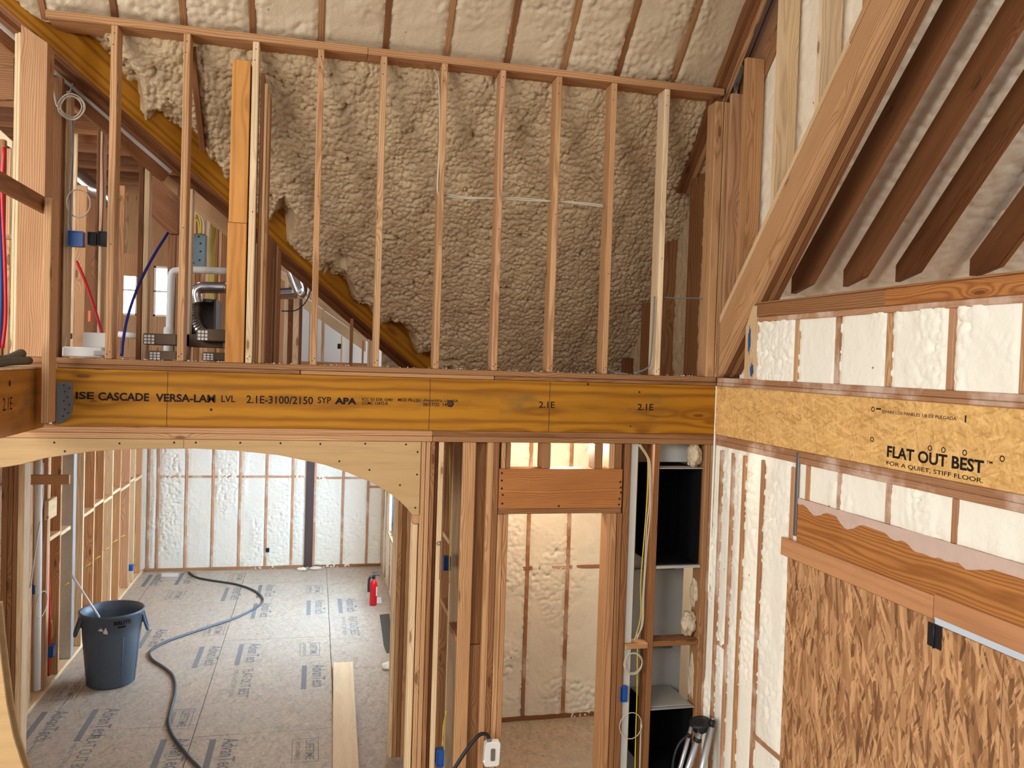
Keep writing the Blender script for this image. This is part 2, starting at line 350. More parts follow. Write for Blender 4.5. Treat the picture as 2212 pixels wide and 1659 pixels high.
# ------------------------------------------------------------------ noise for foam relief
def _h(ix, iy, s):
    n = (ix.astype(np.int64)*374761393+iy.astype(np.int64)*668265263+s*974634777) & 0xffffffff
    n = ((n ^ (n >> 13))*1274126177) & 0xffffffff
    return ((n ^ (n >> 16)) & 0xffff)/65535.0
def vn(x, y, s=0):
    ix, iy = np.floor(x), np.floor(y); fx, fy = x-ix, y-iy; fx = fx*fx*(3-2*fx); fy = fy*fy*(3-2*fy)
    a, b, c, d = _h(ix, iy, s), _h(ix+1, iy, s), _h(ix, iy+1, s), _h(ix+1, iy+1, s)
    return (a*(1-fx)+b*fx)*(1-fy)+(c*(1-fx)+d*fx)*fy
def fbm(x, y, s=0, o=4):
    r, a, t = 0, .5, 0
    for i in range(o): r = r+a*vn(x*2**i+i*7.3, y*2**i-i*3.1, s+i); t += a; a *= .5
    return r/t
def puff(x, y, s=0):
    ix, iy = np.floor(x), np.floor(y); d = np.full(x.shape, 9.)
    for i in (-1, 0, 1):
        for j in (-1, 0, 1):
            cx, cy = ix+i, iy+j; px = cx+.1+.8*_h(cx, cy, s); py = cy+.1+.8*_h(cx, cy, s+51); rr = .65+.6*_h(cx, cy, s+99)
            d = np.minimum(d, ((x-px)**2+(y-py)**2)/(rr*rr))
    return np.sqrt(np.clip(1-d*.95, 0, 1))
def sheet(name, O, U, V, lu, lv, step, hf, mat, mask=None, post=None, kind='structure', parent=None, label=None, cat=None):
    nu, nv = max(2, int(lu/step)), max(2, int(lv/step))
    u, v = np.meshgrid(np.linspace(0, lu, nu+1), np.linspace(0, lv, nv+1))
    O, U, V = np.array(O, float), np.array(U, float), np.array(V, float); U /= np.linalg.norm(U); V /= np.linalg.norm(V); N = np.cross(U, V)
    h = hf(u, v); P = O+u[..., None]*U+v[..., None]*V+h[..., None]*N
    if post is not None: P = post(P)
    idx = np.arange((nu+1)*(nv+1)).reshape(nv+1, nu+1)
    q = np.stack([idx[:-1, :-1], idx[:-1, 1:], idx[1:, 1:], idx[1:, :-1]], -1).reshape(-1, 4)
    if mask is not None:
        mm = mask(P); k = (mm[:-1, :-1] & mm[:-1, 1:] & mm[1:, 1:] & mm[1:, :-1]).reshape(-1); q = q[k]
    Vt = P.reshape(-1, 3)
    me = bpy.data.meshes.new(name); me.vertices.add(len(Vt)); me.vertices.foreach_set('co', Vt.astype(np.float32).ravel())
    me.loops.add(len(q)*4); me.loops.foreach_set('vertex_index', q.astype(np.int32).ravel())
    me.polygons.add(len(q)); me.polygons.foreach_set('loop_start', np.arange(0, len(q)*4, 4, dtype=np.int32)); me.polygons.foreach_set('loop_total', np.full(len(q), 4, dtype=np.int32))
    me.update(calc_edges=True); me.validate()
    me.polygons.foreach_set('use_smooth', np.ones(len(me.polygons), bool))
    o = bpy.data.objects.new(name, me); COL.objects.link(o); me.materials.append(mat); WM[o.name] = Matrix.Identity(4)
    return meta(o, label, cat, None, kind)
def rough_h(a, fx, fy, s=0):
    def f(u, v):
        wu = u+.05*fbm(u*9, v*9, s+5, 2); wv = v+.05*fbm(u*9+40, v*9, s+6, 2)
        return a*(.030*fbm(u*2.2, v*2.2, s)+.030*puff(wu*fx, wv*fy, s+1)+.014*puff(wu*fx*2.1, wv*fy*2.3, s+2)+.006*puff(wu*fx*4.5, wv*fy*5, s+3))
    return f
def shaved_h(a, s=0, thr=.52, studs=(), sw=.03, axis='u', dip=.006):
    def f(u, v):
        m = np.clip((fbm(u*2.3, v*1.6, s+8, 3)-thr)*7, 0, 1)
        wu = u+.03*fbm(u*12, v*12, s+5, 2)
        h = a*(.005*fbm(u*5, v*5, s)+.0015*fbm(u*40, v*40, s+3, 3)-m*(.016-.018*puff(wu*22, v*22, s+1)-.006*puff(wu*50, v*50, s+2)))
        q = u if axis == 'u' else v
        for c in studs:
            d = np.abs(q-c); e = np.clip(1-(d-sw)/.03, 0, 1); k = fbm(u*25, v*25, s+21, 2)
            h = h*(1-e*.7)-e*dip*(.5+k)+np.where((k > .62) & (d < .035), .012, 0)*e
        return h
    return f

# ------------------------------------------------------------------ text
def text(name, s, O, U, V, w, h, mat, parent, bold=0.0, shear=0.0, curve=None, spc=1.0):
    """fit string into the rectangle w x h at O (lower-left) with reading dir U and up V"""
    c = bpy.data.curves.new('t', 'FONT'); c.body = s; c.size = 1; c.space_character = spc; c.offset = bold; c.shear = shear; c.resolution_u = 3
    t = bpy.data.objects.new('t', c); COL.objects.link(t); bpy.context.view_layer.update()
    me = bpy.data.meshes.new_from_object(t.evaluated_get(bpy.context.evaluated_depsgraph_get())); bpy.data.objects.remove(t)
    co = np.zeros(len(me.vertices)*3); me.vertices.foreach_get('co', co); co = co.reshape(-1, 3)
    lo, hi = co.min(0), co.max(0); a = (co[:, 0]-lo[0])/(hi[0]-lo[0])*w; b = (co[:, 1]-lo[1])/(hi[1]-lo[1])*h
    U, V = np.array(U, float), np.array(V, float); U /= np.linalg.norm(U); V /= np.linalg.norm(V)
    P = np.array(O)+a[:, None]*U+b[:, None]*V
    if curve: P = curve(a, b)
    Fc = [tuple(p.vertices) for p in me.polygons]; bpy.data.meshes.remove(me)
    N = np.cross(U, V); n = len(P)
    me2 = mk(name, P, Fc, mat, (P.mean(0), U, V, N), parent)
    return me2
def text_px(name, s, plane, v, x0, x1, ytl, ybl, mat, parent, bold=0., shear=0., eps=.001, dy=0):
    """text on plane ('y' or 'x'), from left px x0 to right px x1, top/bottom px at the left end"""
    f = PY if plane == 'y' else PX
    A = f(x0, ybl, v); T = f(x0, ytl, v); hh = T[2]-A[2]; B = f(x1, ybl+dy, v)
    if plane == 'y': O = A-EY*eps; U = EX; w = B[0]-A[0]
    else: O = A-EX*eps; U = -EY; w = A[1]-B[1]
    return text(name, s, O, U, EZ, abs(w), hh, mat, parent, bold, shear)

YP = 5.62
XR = 2.88
Z_LVB, Z_LVT, Z_SOLE = 2.767, 3.123, 3.187
LOFT = 3.149
# ================================================================== STRUCTURE
# subfloor: slab and 4x8 panels with real gaps
def floor_panels():
    V, Fc = [], []
    def addb(x0, x1, y0, y1, z0, z1):
        b = len(V); V.extend([(x, y, z) for x in (x0, x1) for y in (y0, y1) for z in (z0, z1)]); Fc.extend([tuple(i+b for i in f) for f in BF])
    g = .003; bx = [-3.4, -2.16, -.93, .24, 1.5, 2.72, 3.9]
    offs = [7.45, 7.60, 7.35, 8.75, 7.6, 8.2]
    for i in range(len(bx)-1):
        y = offs[i]-2.44*4
        while y < 13.2:
            a, b = max(y, -1.), min(y+2.44, 13.2)
            if b-a > .05: addb(bx[i]+g, bx[i+1]-g, a+g, b-g, -.02, 0)
            y += 2.44
    return V, Fc
V, Fc = floor_panels()
FLOOR = meta(mk('floor', V, Fc, OSB_FLR, ((0, 0, 0), EZ, EX, EY)), None, None, None, 'structure')
box('ground_outside', 3.6, 14, -8, 14, -.3, -.2, plain('pale_gravel', srgb(244, 242, 238), .9), kind='structure', bevel=0)  # added ground; its near-white colour makes the door gap look daylit
box('floor_joist_deck', -3.5, 4., -1.2, 13.3, -.08, -.021, plain('dark_gap', (.03, .025, .02, 1), .9), kind='structure', bevel=0)
def bayhf(studs, seed, a=1., thr=.5): return shaved_h(a, seed, thr, studs, .019)
# living room back wall, foam between studs
YB = 13.03
bxs = [float(PY(x, 1228, YB)[0]) for x in (317.7, 338, 399.5, 457, 515, 572, 628, 653.7, 676, 736.7, 790.6, 824)]
sheet('wall_back', (-2.5, YB+.015, 0), EX, EZ, 3.7, 2.8, .014, shaved_h(2.2, 3, .47, [b+2.5+.0 for b in bxs], .019, 'u', .004), FOAM_W)
for i, b in enumerate(bxs):
    if i == 7: continue
    box('wall_stud', b-.019, b+.019, YB-.004, YB+.09, .04, 2.75, PINE_OV, 'foam-flanked stud in the far living room wall, %s' % ['leftmost', 'second from left', 'third from left', 'fourth from left', 'fifth from left', 'sixth from left', 'touching the dark post on its left', '', 'touching the dark post on its right', 'third from the right corner', 'second from the right corner', 'at the right corner'][i], 'wall stud', 'studs in the far living room wall')
px0, px1 = PY(656.5, 1228, YB)[0], PY(674, 1228, YB)[0]
box('dark_post', px0, px1, YB-.03, YB+.06, 0.02, 2.75, STEELB, 'dark brown post standing between foam bays of the far living room wall', 'post')
box('sole_plate', -2.38, 1.08, YB-.006, YB+.1, 0, .042, PINE_BR, 'bottom plate along the far living room wall', 'wall plate')
zb = float(PY(500, 1029.7, YB)[2])
for i in range(len(bxs)-1):
    if i in (0, 7): continue
    a, b = bxs[i]+.02, bxs[i+1]-.02
    z = zb-(.02 if i >= 8 else 0)-(.14 if i == 10 else 0)
    box('blocking', a, b, YB-.003, YB+.09, z-.017, z+.017, PINE_OV, 'horizontal block in bay %s of the far foam wall' % ['', 'two from the left', 'three', 'four', 'five', 'six', 'seven, left of the dark post', '', 'eight, right of the dark post', 'nine', 'ten, at the right corner'][i], 'blocking', 'blocking in the far foam wall')
# living room right wall with window
XW = 1.06
WY0, WY1, WZ0, WZ1 = 9.4, 11.8, .80, 2.3
def wmask(P): return ~((P[..., 1] > WY0) & (P[..., 1] < WY1) & (P[..., 2] > WZ0) & (P[..., 2] < WZ1))
sheet('wall_right_living', (XW+.012, 7.1, 0), EY, EZ, 5.95, 2.8, .02, lambda u, v: -shaved_h(1.2, 9, .5)(u, v), FOAM_W, wmask)
for k, y in enumerate((12.7, 12.2, 9.2, 8.85, 8.5, 8.1, 7.7, 7.3)):
    box('wall_stud', XW-.004, XW+.1, y-.019, y+.019, .04, 2.7, PINE_OV, 'foamed right living room wall stud, %s from the far corner' % ('first', 'second', 'third', 'fourth', 'fifth', 'sixth', 'seventh', 'eighth')[k], 'wall stud', 'studs in the living room right wall')
for k, y in enumerate((9.6, 10.1, 10.6, 11.1, 11.5)):
    box('wall_stud', XW-.004, XW+.1, y-.019, y+.019, .04, WZ0, PINE_OV, 'short stud under the living room window, %s from the viewer' % ('first', 'second', 'third', 'fourth', 'fifth')[k], 'wall stud', 'short studs under the living room window')
wn = empty('window_1', (XW+.08, (WY0+WY1)/2, WZ0), None, None, None, 'structure')
for a, b, c, d in ((WY0, WY0+.07, WZ0, WZ1), (WY1-.07, WY1, WZ0, WZ1), (WY0, WY1, WZ0, WZ0+.07), (WY0, WY1, WZ1-.07, WZ1), ((WY0+WY1)/2-.04, (WY0+WY1)/2+.04, WZ0, WZ1)):
    box('window_frame', XW+.04, XW+.12, a, b, c, d, FRAMEB, parent=wn)
box('glass_pane', XW+.075, XW+.081, WY0+.05, WY1-.05, WZ0+.05, WZ1-.05, GLASS, parent=wn, bevel=0)
box('window_sill', XW-.01, XW+.14, WY0-.02, WY1+.02, WZ0-.04, WZ0, PINE_LT, parent=wn)
# living room ceiling = loft deck
box('ceiling_living', -3.4, 2.86, YP+.15, 13.25, 2.80, 3.145, PLYB, kind='structure', bevel=0)
# living left wall: sheathing behind open studs
XL = -2.39
box('wall_left', XL-.20, XL-.15, 5.0, 13.2, 0, 2.8, PINE_BR, kind='structure', bevel=0)
lys = [float(PX(x, 1106, XL)[1]) for x in (67, 103, 131, 180, 203, 223, 242, 259, 279, 290, 305)]
nm = ['nearest the arch', 'second from the arch', 'third, just before the foil-taped strip', 'first beyond the foil-taped strip', 'second beyond the foil-taped strip', 'third beyond the foil-taped strip', 'fourth beyond the foil-taped strip', 'fifth beyond the foil-taped strip', 'with the blue outlet box beside it', 'second from the far corner', 'nearest the far corner']
for i, y in enumerate(lys):
    box('wall_stud', XL-.14, XL, y, y+.038, .04, 2.75, PINE if i % 3 else PINE_LT, 'open stud in the left living room wall, %s' % nm[i], 'wall stud', 'studs in the left living room wall')
box('wall_stud', XL-.14, XL, lys[1]+.045, lys[1]+.083, .04, 2.75, PINE_LT, 'doubled pale stud beside the white drain pipe in the left wall', 'wall stud')
box('sole_plate', XL-.14, XL, lys[0]-.1, 13.0, 0, .038, PINE_LT, 'pale bottom plate along the left living room wall', 'wall plate')
box('foil_taped_strip', XL-.14, XL+.004, float(PX(167, 1106, XL)[1])-.16, float(PX(167, 1106, XL)[1])-.06, .04, 2.72, TAPE, 'silver foil-taped stud face in the left living room wall', 'taped stud')
for i in range(1, 10):
    if i == 2: continue
    a = lys[i]+.04; b = lys[i+1]; z = 1.44+(.0 if i % 2 else .03)
    if i == 1: b = lys[2]; 
    box('blocking', XL-.14, XL, a, b, z-.019, z+.019, PINE_LT, 'fire block in the left living room wall, %s' % ['', 'in the bay with the red pipe', '', 'first past the foil strip', 'second past the foil strip', 'third past the foil strip', 'fourth past the foil strip', 'fifth past the foil strip', 'sixth past the foil strip', 'last before the far corner'][i], 'blocking', 'blocks in the left living room wall')
box('blocking', XL-.14, XL, lys[2]+.04, lys[2]+.36, 1.40, 1.438, PINE_LT, 'fire block just before the foil strip in the left living room wall', 'blocking', 'blocks in the left living room wall')
# second (inner) wall behind the arch: left jamb and right post
q = PZ(40, 1640, 0.); YI = 6.72
xl0, xl1 = PY(33, 1400, YI)[0], PY(47, 1400, YI)[0]
box('jamb_stud', xl0, xl1, YI, YI+.14, .0, 2.69, PINE_LT, 'pale pinkish stud facing the arch, left side of the inner opening', 'wall stud')
for i, (a, b) in enumerate(((22, 33), (11, 22), (-3, 11))):
    box('jamb_stud', PY(a, 1400, YI)[0], PY(b, 1400, YI)[0]-.002, YI+.01, YI+.14, .0, 2.69, PINE_BR, 'brown stud ganged behind the pale left jamb stud, %s from it' % ('first', 'second', 'third')[i], 'wall stud', 'ganged left jamb studs')
yj = 8.02
box('wall_stud', PY(48, 1500, yj)[0], PY(62, 1500, yj)[0], yj, yj+.038, .05, 2.72, PINE, 'brown stud with a dark foot just inside the arch at left', 'wall stud')
pr = [float(PY(x, 1500, YI)[0]) for x in (842, 850.5, 859.5, 868, 877)]
for i in range(4):
    box('jamb_stud', pr[i]+.001, pr[i+1]-.001, YI, YI+.14, 0, 2.69, (PINE_LT, PINE, PINE_BR, PINE)[i], 'stud of the built-up post inside the arch at right, %s ply from the living room' % ('first', 'second', 'third', 'fourth')[i], 'wall stud', 'plies of the built-up post inside the arch')

# ================================================================== PLANE P, GROUND FLOOR
box('laminated_beam', -1.56, XR-.005, YP, YP+.133, Z_LVB, Z_LVT, LVL, 'long orange laminated veneer beam carrying the loft edge, printed in black', 'beam')
LB = bpy.data.objects['laminated_beam']
for x in (361, 928, 1187):
    a = PY(x, 870, YP)[0]; box('panel_joint', a-.0015, a+.0015, YP-.0008, YP+.001, Z_LVB+.005, Z_LVT-.005, HOLE, parent=LB, bevel=0)
T = lambda s, a, b, t, bt, bold=.012, m=INK, sh=0: text_px('printed_text', s, 'y', YP, a, b, t, bt, m, LB, bold, sh)
T('ISE', 163, 203, 846, 862, .03); T('CASCADE', 212, 322, 847, 865, .03); T('VERSA-LAM', 336, 465, 850, 867.5, .03); T('LVL', 478, 508, 854, 868.5)
T('2.1E-3100/2150', 532, 676, 854, 871); T('SYP', 686, 715, 857, 871); T('APA', 723, 770, 858.5, 873, .05)
T('ICC ES ESR 1040', 782, 848, 859, 865.5, .01); T('CCMC 12472-R', 782, 838, 867, 874); T('MOD PR-L261', 860, 908, 860, 867, .01)
T('Alexandria, LA USA', 914, 990, 861.5, 868, .01); T('06/17/25  14:33', 914, 976, 869.5, 877); T('2.1E', 1164, 1198, 867, 881); T('2.1E', 1377, 1411, 872, 886)
# small knots on the beam
for x, y, r in ((456, 885, 3), (973, 872, 8), (1270, 830, 3), (1381, 847, 2.5), (1362, 921, 2)):
    c = PY(x, y, YP); a = r*3.1e-3
    lathe('knot', [(a, 0), (a*.6, .0012)], c, plain('dark_knot', (.05, .02, .01, 1), .7), parent=LB, seg=12, axis=(0, -1, 0))
xm = float(PY(935, 950, YP)[0]); xpl = float(PY(908, 1000, YP)[0])
for k in range(2):
    z1 = Z_LVB-.001-k*.0385
    for (a, b, m, l) in ((-2.3, xm-.002, PINE, 'left of the opening, above the plywood arch'), (xm, XR-.005, PINE_BR, 'right of the arch, above the doorway')):
        box('top_plate', a, b, YP+.0, YP+.14, z1-.0375, z1, m, '%s plate under the laminated beam, %s' % ('upper' if k == 0 else 'lower', l), 'wall plate')
# plywood arch
arch = [(-2.3, 2.36), (-2.05, 2.455), (-1.852, 2.508), (-1.733, 2.53), (-1.598, 2.57), (-1.337, 2.613), (-1.07, 2.63), (-.74, 2.635), (-.515, 2.625), (-.227, 2.597), (.07, 2.534), (.22, 2.484), (.375, 2.42), (.46, 2.372), (.532, 2.323), (.58, 2.285), (.628, 2.237), (.65, 2.21), (.664, 2.193)]
poly = [(-2.3, 2.689)]+arch+[(xpl-.0, 2.193), (xpl, 2.689)]
AR = prism('plywood_arch', poly, 'y', YP-.006, YP+.013, PLYW, 'smooth tan plywood arch panel over the wide opening', 'arch panel', grain=EX, bevel=0)
for (x, y) in ((117, 956), (140, 975), (258, 958), (376, 956), (423, 956), (519, 956.5), (606, 957.5), (692, 959), (789, 958.5), (877, 960), (733, 996.5), (798, 1015), (902, 976.5), (901, 1025), (864, 1048), (897, 1097)):
    lathe('screw', [(.007, 0), (.004, .001)], PY(x, y, YP-.006), HOLE, parent=AR, seg=8, axis=(0, -1, 0))
a = PY(397, 960, YP)[0]; box('panel_joint', a-.001, a+.001, YP-.0068, YP, 2.633, 2.688, HOLE, parent=AR, bevel=0)
prism('arch_backer', [(x, z-.004) for x, z in arch]+[(x, min(z+.10, 2.688)) for x, z in arch[::-1]], 'y', YP+.016, YP+.13, PINE, 'curved framing behind the plywood arch', 'arch framing', grain=EX, bevel=0)
jz = 1300
def pbx(a, b, y=jz): return float(PY(a, y, YP)[0]), float(PY(b, y, YP)[0])
a, b = pbx(890, 901, 1200); box('jamb_stud', a, b, YP, YP+.14, 0, float(PY(897, 1133, YP)[2]), PINE_LT, 'pale jack stud directly under the right foot of the plywood arch', 'wall stud')
box('blocking', a+.004, b+.006, YP+.002, YP+.14, float(PY(897, 1132, YP)[2]), 2.191, PINE, 'small block between the arch foot and the pale jack stud', 'blocking')
for i, (p, q_) in enumerate(((903, 913.2), (914, 923.5), (924.5, 933.5))):
    a, b = pbx(p, q_, 1200); box('jamb_stud', a, b, YP+.002*i, YP+.14, 0, 2.689, (PINE, PINE, PINE_BR)[i], 'king stud right of the arch, %s from the opening' % ('first', 'second', 'third')[i], 'wall stud', 'king studs right of the arch')
a, b = pbx(942, 952.5, 1200); box('wall_stud', a, b, YP, YP+.089, 0, 2.689, PINE_LT, 'pale stud with a small wire loop, between arch and side wall', 'wall stud')
a, b = pbx(934.5, 941, 1200); box('wall_stud', a, b, YP+.03, YP+.14, 0, 2.689, PINE_DK, 'dark recessed stud left of the pale stud with the wire loop', 'wall stud')
# side wall receding from the plane P between arch and doorway
xs = float(PY(1000, 1200, YP)[0])
for i, y in enumerate((YP+.0, 6.03, 6.43, 6.80)):
    box('wall_stud', xs-.02+(.0 if i else .0), xs+.07, y, y+.038, 0, 2.689, (PINE, PINE_LT, PINE_BR, PINE)[i], 'side wall stud between arch and doorway, %s' % ('front one, reddish', 'second from front', 'third from front', 'rearmost')[i], 'wall stud', 'studs of the short side wall')
for i, (y, z) in enumerate(((YP+.04, 1.30), (6.07, 1.36), (6.47, 1.40))):
    box('blocking', xs-.02, xs+.07, y, y+.36, z-.019, z+.019, PINE, 'block stepping back between side wall studs, %s' % ('front bay', 'middle bay', 'rear bay')[i], 'blocking')
box('blocking', xs-.02, xs+.07, 6.07, 6.42, 1.87, 1.908, PINE_LT, 'higher pale block behind the blue box in the side wall', 'blocking')
a, b = float(PY(1016, 1100, YP+.06)[0]), float(PY(1047, 1100, YP+.06)[0])
box('wide_stud', a, b, YP+.06, YP+.098, float(PY(1010, 1392, YP+.06)[2]), 2.689, PINE_BR, 'wide brown board beside the doorway, upper length', 'wide stud')
box('wide_stud', a, b, YP+.06, YP+.098, 0, float(PY(1010, 1393, YP+.06)[2])-.003, PINE_BR, 'wide brown board beside the doorway, lower length', 'wide stud')
box('wall_side', xs+.075, xs+.09, YP+.11, 7.2, 0, 2.75, PINE_DK, kind='structure', bevel=0)
for i, (p, q_) in enumerate(((1041, 1053.3), (1054, 1065.5))):
    a, b = pbx(p, q_, 1400); box('king_stud', a, b, YP+.001*i, YP+.14, 0, 2.689, (PINE, PINE_BR)[i], 'king stud left of the doorway, %s' % ('outer', 'inner')[i], 'wall stud')
for i, (p, q_) in enumerate(((1066.3, 1077.5), (1078.3, 1089))):
    a, b = pbx(p, q_, 1400); box('trimmer_stud', a, b, YP+.001*i, YP+.14, 0, 2.188, PINE, 'trimmer stud left of the doorway, %s' % ('outer', 'against the opening')[i], 'wall stud')
hx0, hx1 = float(PY(1078, 1050, YP)[0]), float(PY(1344, 1050, YP)[0])
box('door_header', hx0, hx1, YP-.002, YP+.13, 2.2275, 2.507, HEADW, 'wide orange-brown header board over the doorway with nail heads', 'header')
HD = bpy.data.objects['door_header']
for (x, y) in ((1084, 1022), (1084, 1038), (1084, 1055), (1086, 1069), (1085, 1088), (1340, 1041), (1341, 1053), (1341, 1064), (1338, 1077.5), (1337, 1090), (1207, 1093)):
    lathe('nail', [(.008, 0), (.005, .002)], PY(x, y, YP-.002), HOLE, parent=HD, seg=8, axis=(0, -1, 0))
box('header_plate', hx0, hx1, YP, YP+.14, 2.190, 2.2265, PINE_BR, 'flat plate directly under the doorway header', 'wall plate')
for i, (p, q_, m) in enumerate(((1084, 1093, PINE), (1094, 1103.5, PINE_BR), (1172, 1190, PINE_BR), (1285, 1306, PINE_BR), (1316, 1329, PINE), (1330, 1344, PINE_BR))):
    a, b = pbx(p, q_, 985); b = min(b, a+.06)
    box('cripple_stud', a, b, YP+.002, YP+.14, 2.508, 2.689, m, 'short cripple stud above the doorway header, %s from the left' % ('first', 'second', 'third', 'fourth', 'fifth', 'sixth')[i], 'wall stud', 'cripples over the doorway')
for i, (p, q_) in enumerate(((1306, 1326), (1327.5, 1338))):
    a, b = pbx(p, q_, 1300); box('trimmer_stud', a, b, YP, YP+.14, 0, 2.188, (PINE, PINE_BR)[i], 'trimmer stud right of the doorway, %s' % ('against the opening', 'outer')[i], 'wall stud')
a, b = pbx(1339, 1352, 1300); box('king_stud', a, b, YP, YP+.14, 0, 2.689, PINE_BR, 'king stud right of the doorway beside the duct', 'wall stud')
# small room behind the doorway
YD = 7.235
dst = [float(PY(x, 1300, YD)[0]) for x in (1137, 1224, 1309)]
sheet('wall_back_closet', (.95, YD+.012, 0), EX, EZ, 1.95, 2.8, .012, shaved_h(2.4, 17, .45, [d-.95 for d in dst], .019), FOAM_W)
for i, d in enumerate(dst):
    box('wall_stud', d-.017, d+.017, YD-.004, YD+.09, .04, 2.75, PINE_OV, 'stud in the foam wall seen through the doorway, %s' % ('left', 'middle', 'right')[i], 'wall stud')
e = [1.08]+dst+[2.86]
for i in range(4):
    box('blocking', e[i]+.02, e[i+1]-.02, YD-.003, YD+.08, 1.377, 1.41, PINE_OV, 'block in the foam wall behind the doorway, bay %s from left' % ('one', 'two', 'three', 'four')[i], 'blocking')
box('sole_plate', 1.08, 2.8, YD-.01, YD+.1, 0, .04, PINE_BR, 'bottom plate of the foam wall behind the doorway', 'wall plate')
# ================================================================== UTILITY BAY right of the doorway
a, b = pbx(1361, 1377, 1100)
box('white_duct_panel', a, b, YP+.02, YP+.06, .0, 2.72, GREYB, 'narrow white duct-board riser beside the doorway', 'duct panel')
box('sheet_metal_riser', b+.001, b+.06, YP+.16, YP+.40, 0, 2.72, plain('shadow_metal', srgb(120, 108, 86), .6, .2), 'dull metal riser behind the cable bundle', 'duct')  # riser in a brownish, darker metal tone
a, b = pbx(1399, 1410.5, 1400); NB = b
box('wall_stud', a, b, YP, YP+.14, 0, 2.689, PINE_BR, 'lone stud left of the two black duct openings', 'wall stud')
xr0 = float(PY(1519, 1120, YP)[0])
box('wall_stud', xr0, xr0+.038, YP, YP+.14, 0, 2.689, PINE_BR, 'stud right of the black duct openings, near the corner', 'wall stud')
box('wall_stud', xr0+.04, XR-.004, YP+.01, YP+.14, 0, 2.689, PINE_OV, 'foam-smeared corner stud where the side wall meets the beam wall', 'wall stud')
zk = float(PY(1450, 1390, YP)[2])
box('blocking', NB+.001, xr0-.001, YP, YP+.14, zk-.019, zk+.019, PINE_BR, 'wide flat block between the upper and lower duct openings', 'blocking')
a2, _ = pbx(1352, 1353, 1300)
box('blocking', a2+.004, a-.001, YP-.01, YP+.1, zk-.025, zk+.015, PINE, 'short block the cables pass through beside the lone stud', 'blocking')
box('wall_utility_back', 2.2, 2.87, YP+.42, YP+.45, 0, 2.75, GREYB, kind='structure', bevel=0)
def ductbox(z0, z1, label):
    y0, y1 = YP+.03, YP+.40; x0, x1 = NB+.002, xr0-.02
    t = empty('return_air_box', ((x0+x1)/2, y0, z0), label, 'duct box')
    d = .012
    for (nm_, q0) in (('top_panel', (x0, x1, y0, y1, z1-d, z1)), ('bottom_panel', (x0, x1, y0, y1, z0, z0+d)), ('side_panel', (x0, x0+d, y0, y1, z0+d, z1-d)), ('side_panel', (x1-d, x1, y0, y1, z0+d, z1-d)), ('back_panel', (x0, x1, y1, y1+d, z0, z1))):
        box(nm_, *q0, BLACK, parent=t, bevel=0)
    box('flange', x0, x1+.012, y0-.03, y0+.10, z1+.001, z1+.006, GALVD, parent=t, bevel=0)
    box('flange', x0, x1+.012, y0-.03, y0+.05, z0-.02, z0-.001, GALVD, parent=t, bevel=0)
    return t
zt, zbm = float(PY(1450, 1013, YP)[2]), float(PY(1450, 1222, YP)[2])
ductbox(zbm, zt, 'upper black open duct box between stud and corner')
zt2 = float(PY(1450, 1532, YP)[2])
ductbox(.25, zt2, 'lower black open duct box behind the folded tripod')
box('duct_shelf', NB+.003, xr0-.03, YP+.03, YP+.40, zt2+.01, zt2+.016, GALVD, 'dusty sheet metal ledge above the lower duct opening', 'sheet metal')
prism('bent_metal_panel', [(YP+.12, zt2+.03), (YP+.40, zt2+.16), (YP+.40, zt2+.17), (YP+.12, zt2+.04)], 'x', NB+.003, xr0-.06, GALVD, 'sloping bent metal flashing above the dusty ledge', 'sheet metal', grain=EX, bevel=0)
for zz in (1.68, 1.06):
    box('duct_seam', NB+.003, xr0-.03, YP+.38, YP+.41, zz-.012, zz, GALV, 'horizontal folded seam of the pale duct, %s the wide block' % ('above' if zz > 1.3 else 'below'), 'duct seam')
box('grey_board', NB+.004, xr0-.03, YP+.17, YP+.18, zt+.03, 2.685, plain('pale_grey_panel', srgb(206, 208, 204), .5), 'pale grey board above the upper black duct opening', 'board')
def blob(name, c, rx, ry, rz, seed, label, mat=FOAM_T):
    bm = bmesh.new(); bmesh.ops.create_icosphere(bm, subdivisions=4, radius=1)
    from mathutils import noise
    V = []; 
    for v in bm.verts:
        n = v.co.normalized(); d = 1+.35*noise.noise(n*1.6+Vector((seed, 0, 0)))+.22*noise.noise(n*4+Vector((seed, 3, 0)))+.10*abs(noise.noise(n*9+Vector((0, seed, 0))))
        V.append((c[0]+n.x*rx*d, c[1]+n.y*ry*d, c[2]+n.z*rz*d))
    Fc = [tuple(q.index for q in f.verts) for f in bm.faces]; bm.free()
    return meta(mk(name, V, Fc, mat, None, None, 0, True), label, 'foam blob')
blob('foam_blob', PY(1500, 982, YP+.06), .05, .05, .09, 1, 'lump of cured foam at the top right of the duct bay')
blob('foam_blob', PY(1488, 1345, YP+.08), .055, .05, .085, 5, 'large drooping foam lump above the wide block')
blob('foam_blob', PY(1500, 1278, YP+.10), .022, .05, .10, 8, 'thin foam ridge above the drooping lump')
blob('foam_blob', PY(1494, 1465, YP+.10), .02, .05, .17, 12, 'long foam ridge below the wide block')

